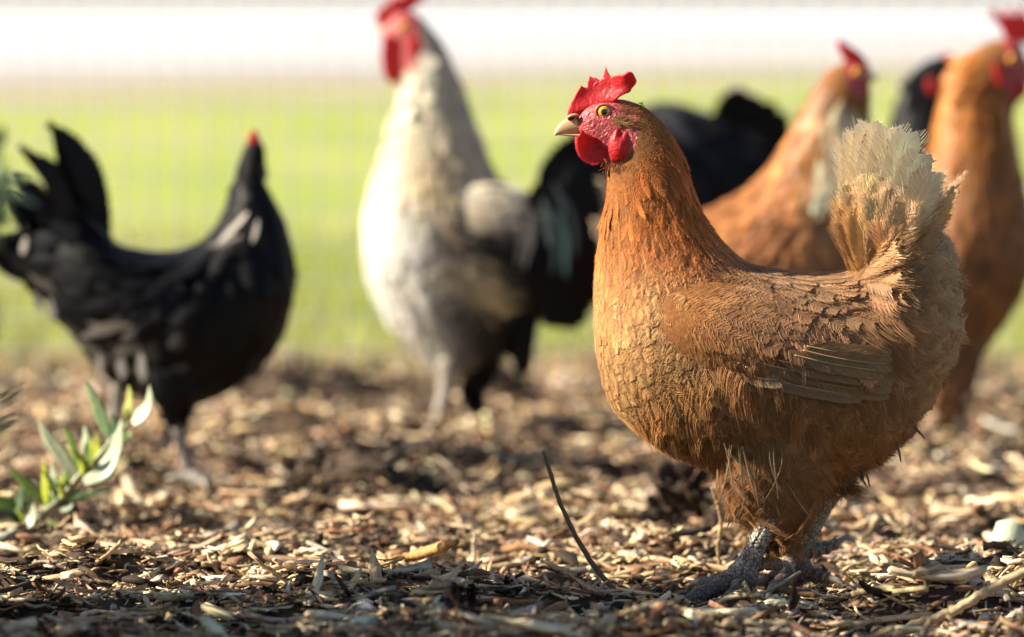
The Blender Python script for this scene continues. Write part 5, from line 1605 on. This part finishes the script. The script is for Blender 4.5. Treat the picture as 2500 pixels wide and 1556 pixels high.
leg(gh, [G(2250, 900, Y6, .06), G(2258, 950, Y6, .06), G(2250, 990, Y6, .06), G(2248, 1026, Y6, .06)], [.016, .0105, .0095, .0105], [([G(2248, 1026, Y6, .06), G(2290, 1030, Y6, .05), G(2318, 1033, Y6, .045)], .009, .006)], ((.3, .2, .14), (.32, .2, .12)), scutes=False)

# ================================================================== plants and loose things
def leaf(parent, pts, wdt, col, mat=None, nrm=(-0.55, -0.8, 0.35), fold=0.25, name='leaf', m=14):
    C = catmull(pts, m)
    tg = unit(np.gradient(C, axis=0))
    n_ = unit(np.asarray(nrm, float)[None] - (tg @ np.asarray(nrm, float))[:, None] * tg)
    b = np.cross(tg, n_)
    t = np.linspace(0, 1, m)
    hw = (wdt / 2 * np.clip(t * 2.2 + 0.25, 0, 1) ** 0.8 * np.clip(1 - t ** 1.7, 0, 1) ** 0.85)[:, None]
    th = np.minimum(hw * 0.3, 0.0011)
    rows = [C - b * hw + n_ * hw * fold, C - b * hw * 0.5 + n_ * hw * fold * .35 + n_ * th, C + n_ * th * .6, C + b * hw * 0.5 + n_ * hw * fold * .35 + n_ * th, C + b * hw + n_ * hw * fold,
            C + b * hw * 0.5 + n_ * hw * fold * .35 - n_ * th, C - n_ * th * 1.2, C - b * hw * 0.5 + n_ * hw * fold * .35 - n_ * th]
    v = np.stack(rows, 1).reshape(-1, 3)
    i = np.arange(m - 1)[:, None] * 8; j = np.arange(8)[None, :]
    q = np.stack([i + j, i + (j + 1) % 8, i + 8 + (j + 1) % 8, i + 8 + j], -1).reshape(-1, 4)
    c = np.clip(np.asarray(col)[None] * (0.95 + 0.1 * rng.random((len(v), 1))), 0, 1)
    return part(name, v, parent, mat or MAT['leaf'], quads=q, attrs={'Col': ('FLOAT_COLOR', c)})

PY = 4.80
def pz(x, y, dy=0.0):       # pixels of the plant close-up
    return at(x / 2.304, 900 + y / 2.304, PY + dy)
plant = empty('young_shrub', (pz(170, 900)[0], PY, 0), 'small green shrub with narrow fleshy leaves sprouting from the mulch', 'plant')
sage, lime, green, dark = (.50, .57, .38), (.44, .50, .04), (.17, .28, .06), (.06, .12, .04)
v, q, t = tube(smooth_path([pz(120, 960), pz(230, 830), pz(360, 715), pz(440, 610), pz(560, 490), pz(650, 380), pz(735, 300)], 26), np.linspace(.0036, .0018, 26), 9)
c = np.tile([[.30, .31, .16]], (len(v), 1))
part('stem', v, plant, MAT['leaf'], quads=q, tris=t, attrs={'Col': ('FLOAT_COLOR', c)})
v, q, t = tube(smooth_path([pz(60, 980, .02), pz(120, 880, .015), pz(215, 820, .01)], 12), np.linspace(.0034, .0026, 12), 9)
part('stem', v, plant, MAT['leaf'], quads=q, tris=t, attrs={'Col': ('FLOAT_COLOR', np.tile([[.42, .2, .14]], (len(v), 1)))})
for pts, wd_, col, dy in [
        ([(430, 600), (345, 480), (270, 380), (210, 285)], 78, sage, -.01), ([(455, 580), (430, 480), (395, 390), (350, 310)], 50, green, .008), ([(480, 505), (485, 430), (485, 370), (472, 320)], 46, sage, .01), ([(512, 545), (520, 490), (518, 430), (510, 380)], 32, lime, -.004),
        ([(475, 645), (600, 575), (665, 440), (685, 275)], 105, sage, -.014), ([(615, 385), (575, 270), (530, 160), (480, 60)], 66, (.22, .33, .16), .004), ([(630, 400), (640, 340), (640, 290), (625, 250)], 50, dark, .02), ([(708, 305), (728, 230), (735, 160), (722, 88)], 56, (.5, .52, .14), .006),
        ([(750, 315), (800, 270), (845, 190), (840, 88)], 76, sage, -.008), ([(370, 735), (450, 725), (540, 700), (625, 680)], 36, dark, .02), ([(350, 725), (352, 680), (352, 630), (348, 590)], 38, lime, -.004), ([(292, 712), (305, 650), (302, 590), (288, 522)], 44, sage, .006),
        ([(262, 765), (262, 680), (255, 590), (243, 505)], 50, lime, -.008), ([(255, 765), (190, 690), (110, 610), (35, 540)], 52, green, .0), ([(135, 890), (170, 870), (192, 820), (188, 755)], 66, sage, -.012), ([(85, 920), (95, 830), (120, 730), (125, 630)], 74, dark, .012),
        ([(90, 780), (40, 760), (-10, 735), (-60, 700)], 66, (.12, .22, .03), .0), ([(40, 960), (10, 900), (-15, 840), (-40, 790)], 60, dark, .01), ([(560, 480), (600, 440), (620, 410), (640, 380)], 40, green, .01), ([(300, 740), (350, 730), (400, 715), (460, 660)], 44, green, .0), ([(650, 420), (700, 390), (730, 380), (735, 350)], 44, green, .012),
        ([(420, 640), (400, 600), (450, 560), (455, 430)], 30, sage, .012), ([(230, 900), (300, 900), (380, 925), (440, 960)], 60, green, .03), ([(340, 800), (380, 790), (400, 770), (405, 745)], 40, sage, -.01)]:
    leaf(plant, [pz(a, b, dy) for a, b in pts], 1.5 * wd_ / 2.304 / (F / PY), col)

for k in range(16):
    f_ = rng.random() ** 1.3
    a0 = np.interp(f_, [0, .4, 1], [60, 260, 640]); b0 = np.interp(f_, [0, .4, 1], [930, 800, 420])
    ln_ = rng.uniform(110, 210); an = rng.normal(1.75, .45)
    dy_ = rng.normal(.012, .014)
    leaf(plant, [pz(a0, b0, dy_), pz(a0 + math.cos(an) * ln_ * .5 + rng.normal(0, 10), b0 - math.sin(an) * ln_ * .5, dy_ - .004), pz(a0 + math.cos(an + .25) * ln_, b0 - math.sin(an + .25) * ln_, dy_ - .006)], rng.uniform(48, 70) / 2.304 / (F / PY), [sage, green, green, lime, dark][k % 5])

# shrub at the left edge, out of focus, which shades the near ground
shrub = empty('leafy_bush', (-0.95, 3.5, 0), 'dense grey-green bush at the left edge, out of focus in front', 'bush')
n = 9000
bx_ = rng.uniform(-1.35, -0.47, n); by_ = rng.uniform(2.80, 4.19, n)
top = 0.56 + 0.018 * np.sin(bx_ * 9) + 0.02 * np.sin(by_ * 11)
bz_ = top * rng.random(n) ** 0.45
lim = -0.455 - 0.03 * np.abs(np.sin(by_ * 14))
ok = bx_ < lim
P_b = np.stack([bx_, by_, bz_], 1)[ok]
nb = 700                                           # unseen overhanging spray, added to shade the hen's lower breast
P_b = np.concatenate([P_b, np.stack([rng.uniform(-0.66, -0.50, nb), rng.uniform(4.16, 4.35, nb), rng.uniform(0.37, 0.485, nb)], 1)])
n = len(P_b)
dv_ = unit(rng.normal(0, 1, (n, 3)) + np.array([0.3, 0, 0.7]))
nv_ = unit(rng.normal(0, 1, (n, 3)))
cc = vary((.12, .16, .06), n, .25, .08)
s = feathers(P_b, dv_, nv_, rng.uniform(.04, .075, n), rng.uniform(.014, .024, n), cc * .9, cc, cc, solid=.9, Mb=4, shape='lance', lift=.1, bend=.25, jit=.02, fwd=.1)
# sprigs that reach into the picture
spr = []
for (x0, y0, x1, y1) in [(-100, 620, -12, 350), (-90, 640, -6, 440), (-100, 560, -16, 520), (-100, 980, -22, 790), (-100, 1020, -26, 860), (-100, 1060, -20, 960), (-90, 1100, -24, 1040), (-90, 600, -4, 395)]:
    k = 16
    f = np.linspace(0.1, 1, k)
    px_ = x0 + (x1 - x0) * f + rng.normal(0, 7, k); py_ = y0 + (y1 - y0) * f + rng.normal(0, 9, k)
    pp = np.stack([D(a, b, 3.3 + rng.normal(0, .02)) for a, b in zip(px_, py_)])
    dd = unit(np.stack([rng.normal(.12, .35, k), rng.normal(0, .4, k), rng.normal(.55, .4, k)], 1))
    cs = vary((.30, .38, .19), k, .2, .05)
    spr.append(feathers(pp, dd, unit(rng.normal(0, 1, (k, 3)) + [0, -1, 0]), rng.uniform(.018, .03, k), rng.uniform(.010, .015, k), cs, cs, cs, solid=.9, Mb=4, shape='lance', lift=.05, bend=.2, jit=.02, fwd=.1))
fpart('leaves', [s] + spr, shrub, MAT['leaf'])
for k in range(16):
    x0 = rng.uniform(-1.2, -0.6); y0 = rng.uniform(2.9, 4.0)
    v, q, t = tube(smooth_path([(x0, y0, -.02), (x0 + rng.normal(0, .04), y0 + rng.normal(0, .03), .2), (x0 + rng.normal(0.03, .08), y0 + rng.normal(0, .06), .5)], 10), np.linspace(.012, .004, 10), 8)
    part('branch', v, shrub, MAT['post'], quads=q, tris=t)

def stick(name, label, cat, pts, radii, col, n=9, knots=0.08, group=None):
    m = 40
    P = smooth_path(pts, m)
    P[1:-1] += rng.normal(0, np.mean(radii) * 0.12, (m - 2, 3))
    R = np.interp(np.linspace(0, 1, m), np.linspace(0, 1, len(radii)), radii) * (1 + rng.normal(0, knots, m))
    v, q, t = tube(P, R, n)
    s_ = np.repeat(np.linspace(0, 0.3, m), n); f = np.zeros((len(v), 3)); f[:m * n, 0] = s_; f[:m * n, 1] = np.tile(np.arange(n) * 0.002, m)
    o = part(name, v, None, MAT['chip'], quads=q, tris=t, attrs={'Col': ('FLOAT_COLOR', np.tile([col], (len(v), 1))), 'fuv': ('FLOAT_VECTOR', f)})
    return tag(o, label, cat, group)
gp = lambda x, y, z=0.0: ground_at(x, y, z)
TY = 4.27
stick('twig', 'thin bare curved twig standing up out of the mulch in front of the brown hen', 'twig', [at(1326, 1102, TY), at(1345, 1160, TY), at(1372, 1240, TY), at(1420, 1335, TY), at(1480, 1420, TY), at(1560, 1492, TY)], [.0014, .0016, .0018, .002, .0022, .0024], (.20, .145, .10))
stick('straw_stalk', 'thin upright knobbly straw stalk beside the legs of the brown hen', 'stalk', [at(1737, 1190, 4.5), at(1752, 1232, 4.5), at(1760, 1280, 4.5), at(1752, 1345, 4.5), at(1765, 1395, 4.5)], [.0012, .0014, .0016, .0014, .0014], (.42, .29, .16), knots=.25)
stick('straw', 'long pale bent straw stem lying in the lower right corner', 'straw', [at(2140, 1575, 4.12), at(2230, 1530, 4.12), at(2310, 1500, 4.12), at(2400, 1450, 4.12), at(2520, 1385, 4.12)], [.0042, .004, .0036, .0036, .0036], (.50, .40, .25), knots=.04)
stick('twig', 'grey-white curled twig lying in the shade before the upright twig', 'twig', [gp(1040, 1472, .012), gp(1120, 1492, .012), gp(1200, 1494, .014), gp(1262, 1466, .02), gp(1280, 1432, .035)], [.0028, .003, .0032, .003, .0022], (.42, .38, .34))
stick('twig', 'thin dark stick lying along the shaded front of the mulch', 'twig', [gp(690, 1484, .01), gp(800, 1480, .012), gp(910, 1466, .014), gp(1010, 1462, .012)], [.0026, .003, .003, .002], (.10, .07, .05))
stick('twig', 'brown stick lying flat on the mulch left of the centre', 'twig', [gp(520, 1325, .014), gp(640, 1325, .015), gp(800, 1336, .014), gp(890, 1345, .012)], [.0022, .0028, .0028, .0018], (.26, .17, .10))
stick('bark_strip', 'long orange-brown strip of bark with one end raised off the mulch', 'bark', [gp(905, 1335, .012), gp(980, 1320, .016), gp(1040, 1300, .026), gp(1085, 1285, .04)], [.003, .0045, .0045, .002], (.48, .28, .11))
stick('straw_stalk', 'short pale stalk poking up from the mulch mid-way between plant and hen', 'stalk', [at(1160, 1302, 4.62), at(1157, 1340, 4.62), at(1158, 1385, 4.62)], [.0014, .0018, .0018], (.6, .5, .36), knots=.2)
stick('wood_stick', 'thick weathered stick with split bark lying at left front of the mulch', 'stick', [gp(615, 1392, .008), gp(690, 1378, .010), gp(760, 1372, .010), gp(815, 1366, .009)], [.005, .0075, .0075, .005], (.32, .21, .12), knots=.1)
stick('straw', 'straight grey grass stem lying across the feet of the brown hen', 'straw', [at(1800, 1472, 4.2), at(1880, 1440, 4.22), at(1955, 1396, 4.24)], [.0011, .0014, .0010], (.40, .36, .26), knots=.05)
def clod(name, label, cat, c, r, col, npcs=26):
    root = empty(name, tuple(c), label, cat)
    v, q, t = ball(c, (r, r * .9, r * .7), 14, 9)
    v = v + rng.normal(0, r * .09, v.shape)
    part('core', v, root, MAT['chip'], quads=q, attrs={'Col': ('FLOAT_COLOR', np.tile([col], (len(v), 1))), 'fuv': ('FLOAT_VECTOR', v)})
    d = unit(rng.normal(0, 1, (npcs, 3)) + [0, -.3, .5])
    cc = vary(col, npcs, .5, .08)
    s = feathers(np.asarray(c) + d * r * .6, unit(d + rng.normal(0, .5, (npcs, 3))), unit(np.cross(d, rng.normal(0, 1, (npcs, 3)))), np.full(npcs, r * 1.0), np.full(npcs, r * .5), cc, cc * 1.5, cc * 1.5, solid=.9, Mb=4, shape='round', jit=.1)
    fpart('scales', [s], root, MAT['chip'])
clod('pine_cone', 'small dark open pine cone lying on the mulch behind the upright stalk', 'cone', gp(1615, 1185, .02) + [0, 0, .004], .021, (.05, .032, .022), 60)
clod('bark_clump', 'ragged dark clump of bark fibre in the shade at the front', 'bark', gp(1095, 1450, .012), .015, (.03, .02, .015), 34)
# pale leaf scrap and white flakes
def scrap(name, label, cat, x, y, r, col, z=.012, n=9, tall=.6):
    th = np.linspace(0, 2 * math.pi, n, endpoint=False)
    c = gp(x, y, z)
    rr = r * rng.uniform(.7, 1.15, n)
    o_ = np.stack([c[0] + np.cos(th) * rr, c[1] + np.sin(th) * rr * .5 + rng.normal(0, r * .08, n), c[2] + np.sin(th) * rr * tall + rng.normal(0, r * .1, n)], 1)
    v = np.concatenate([o_, o_ + [0, .0016, -.0012], [o_.mean(0) + [0, -.002, r * .12]], [o_.mean(0) + [0, .0016, r * .1]]])
    t = []
    for k in range(n):
        j = (k + 1) % n
        t += [(2 * n, k, j), (2 * n + 1, n + j, n + k), (k, n + k, n + j), (k, n + j, j)]
    o = part(name, v, None, MAT['leaf'], tris=np.array(t), attrs={'Col': ('FLOAT_COLOR', np.tile([col], (len(v), 1)))}, smooth=False)
    return tag(o, label, cat)
scrap('leaf_scrap', 'pale green-white leaf scrap lying on the mulch at the right edge', 'leaf', 2392, 1285, .017, (.66, .72, .52), .012, 9, 1.0)
scrap('white_flake', 'white flake catching light on the mulch left of the upright twig', 'flake', 1182, 1385, .010, (.78, .75, .68), .01)
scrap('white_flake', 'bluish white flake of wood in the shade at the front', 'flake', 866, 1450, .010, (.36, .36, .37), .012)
scrap('white_flake', 'small grey-white flake in the shade just below the curled twig end', 'flake', 1258, 1452, .007, (.6, .6, .6), .012)
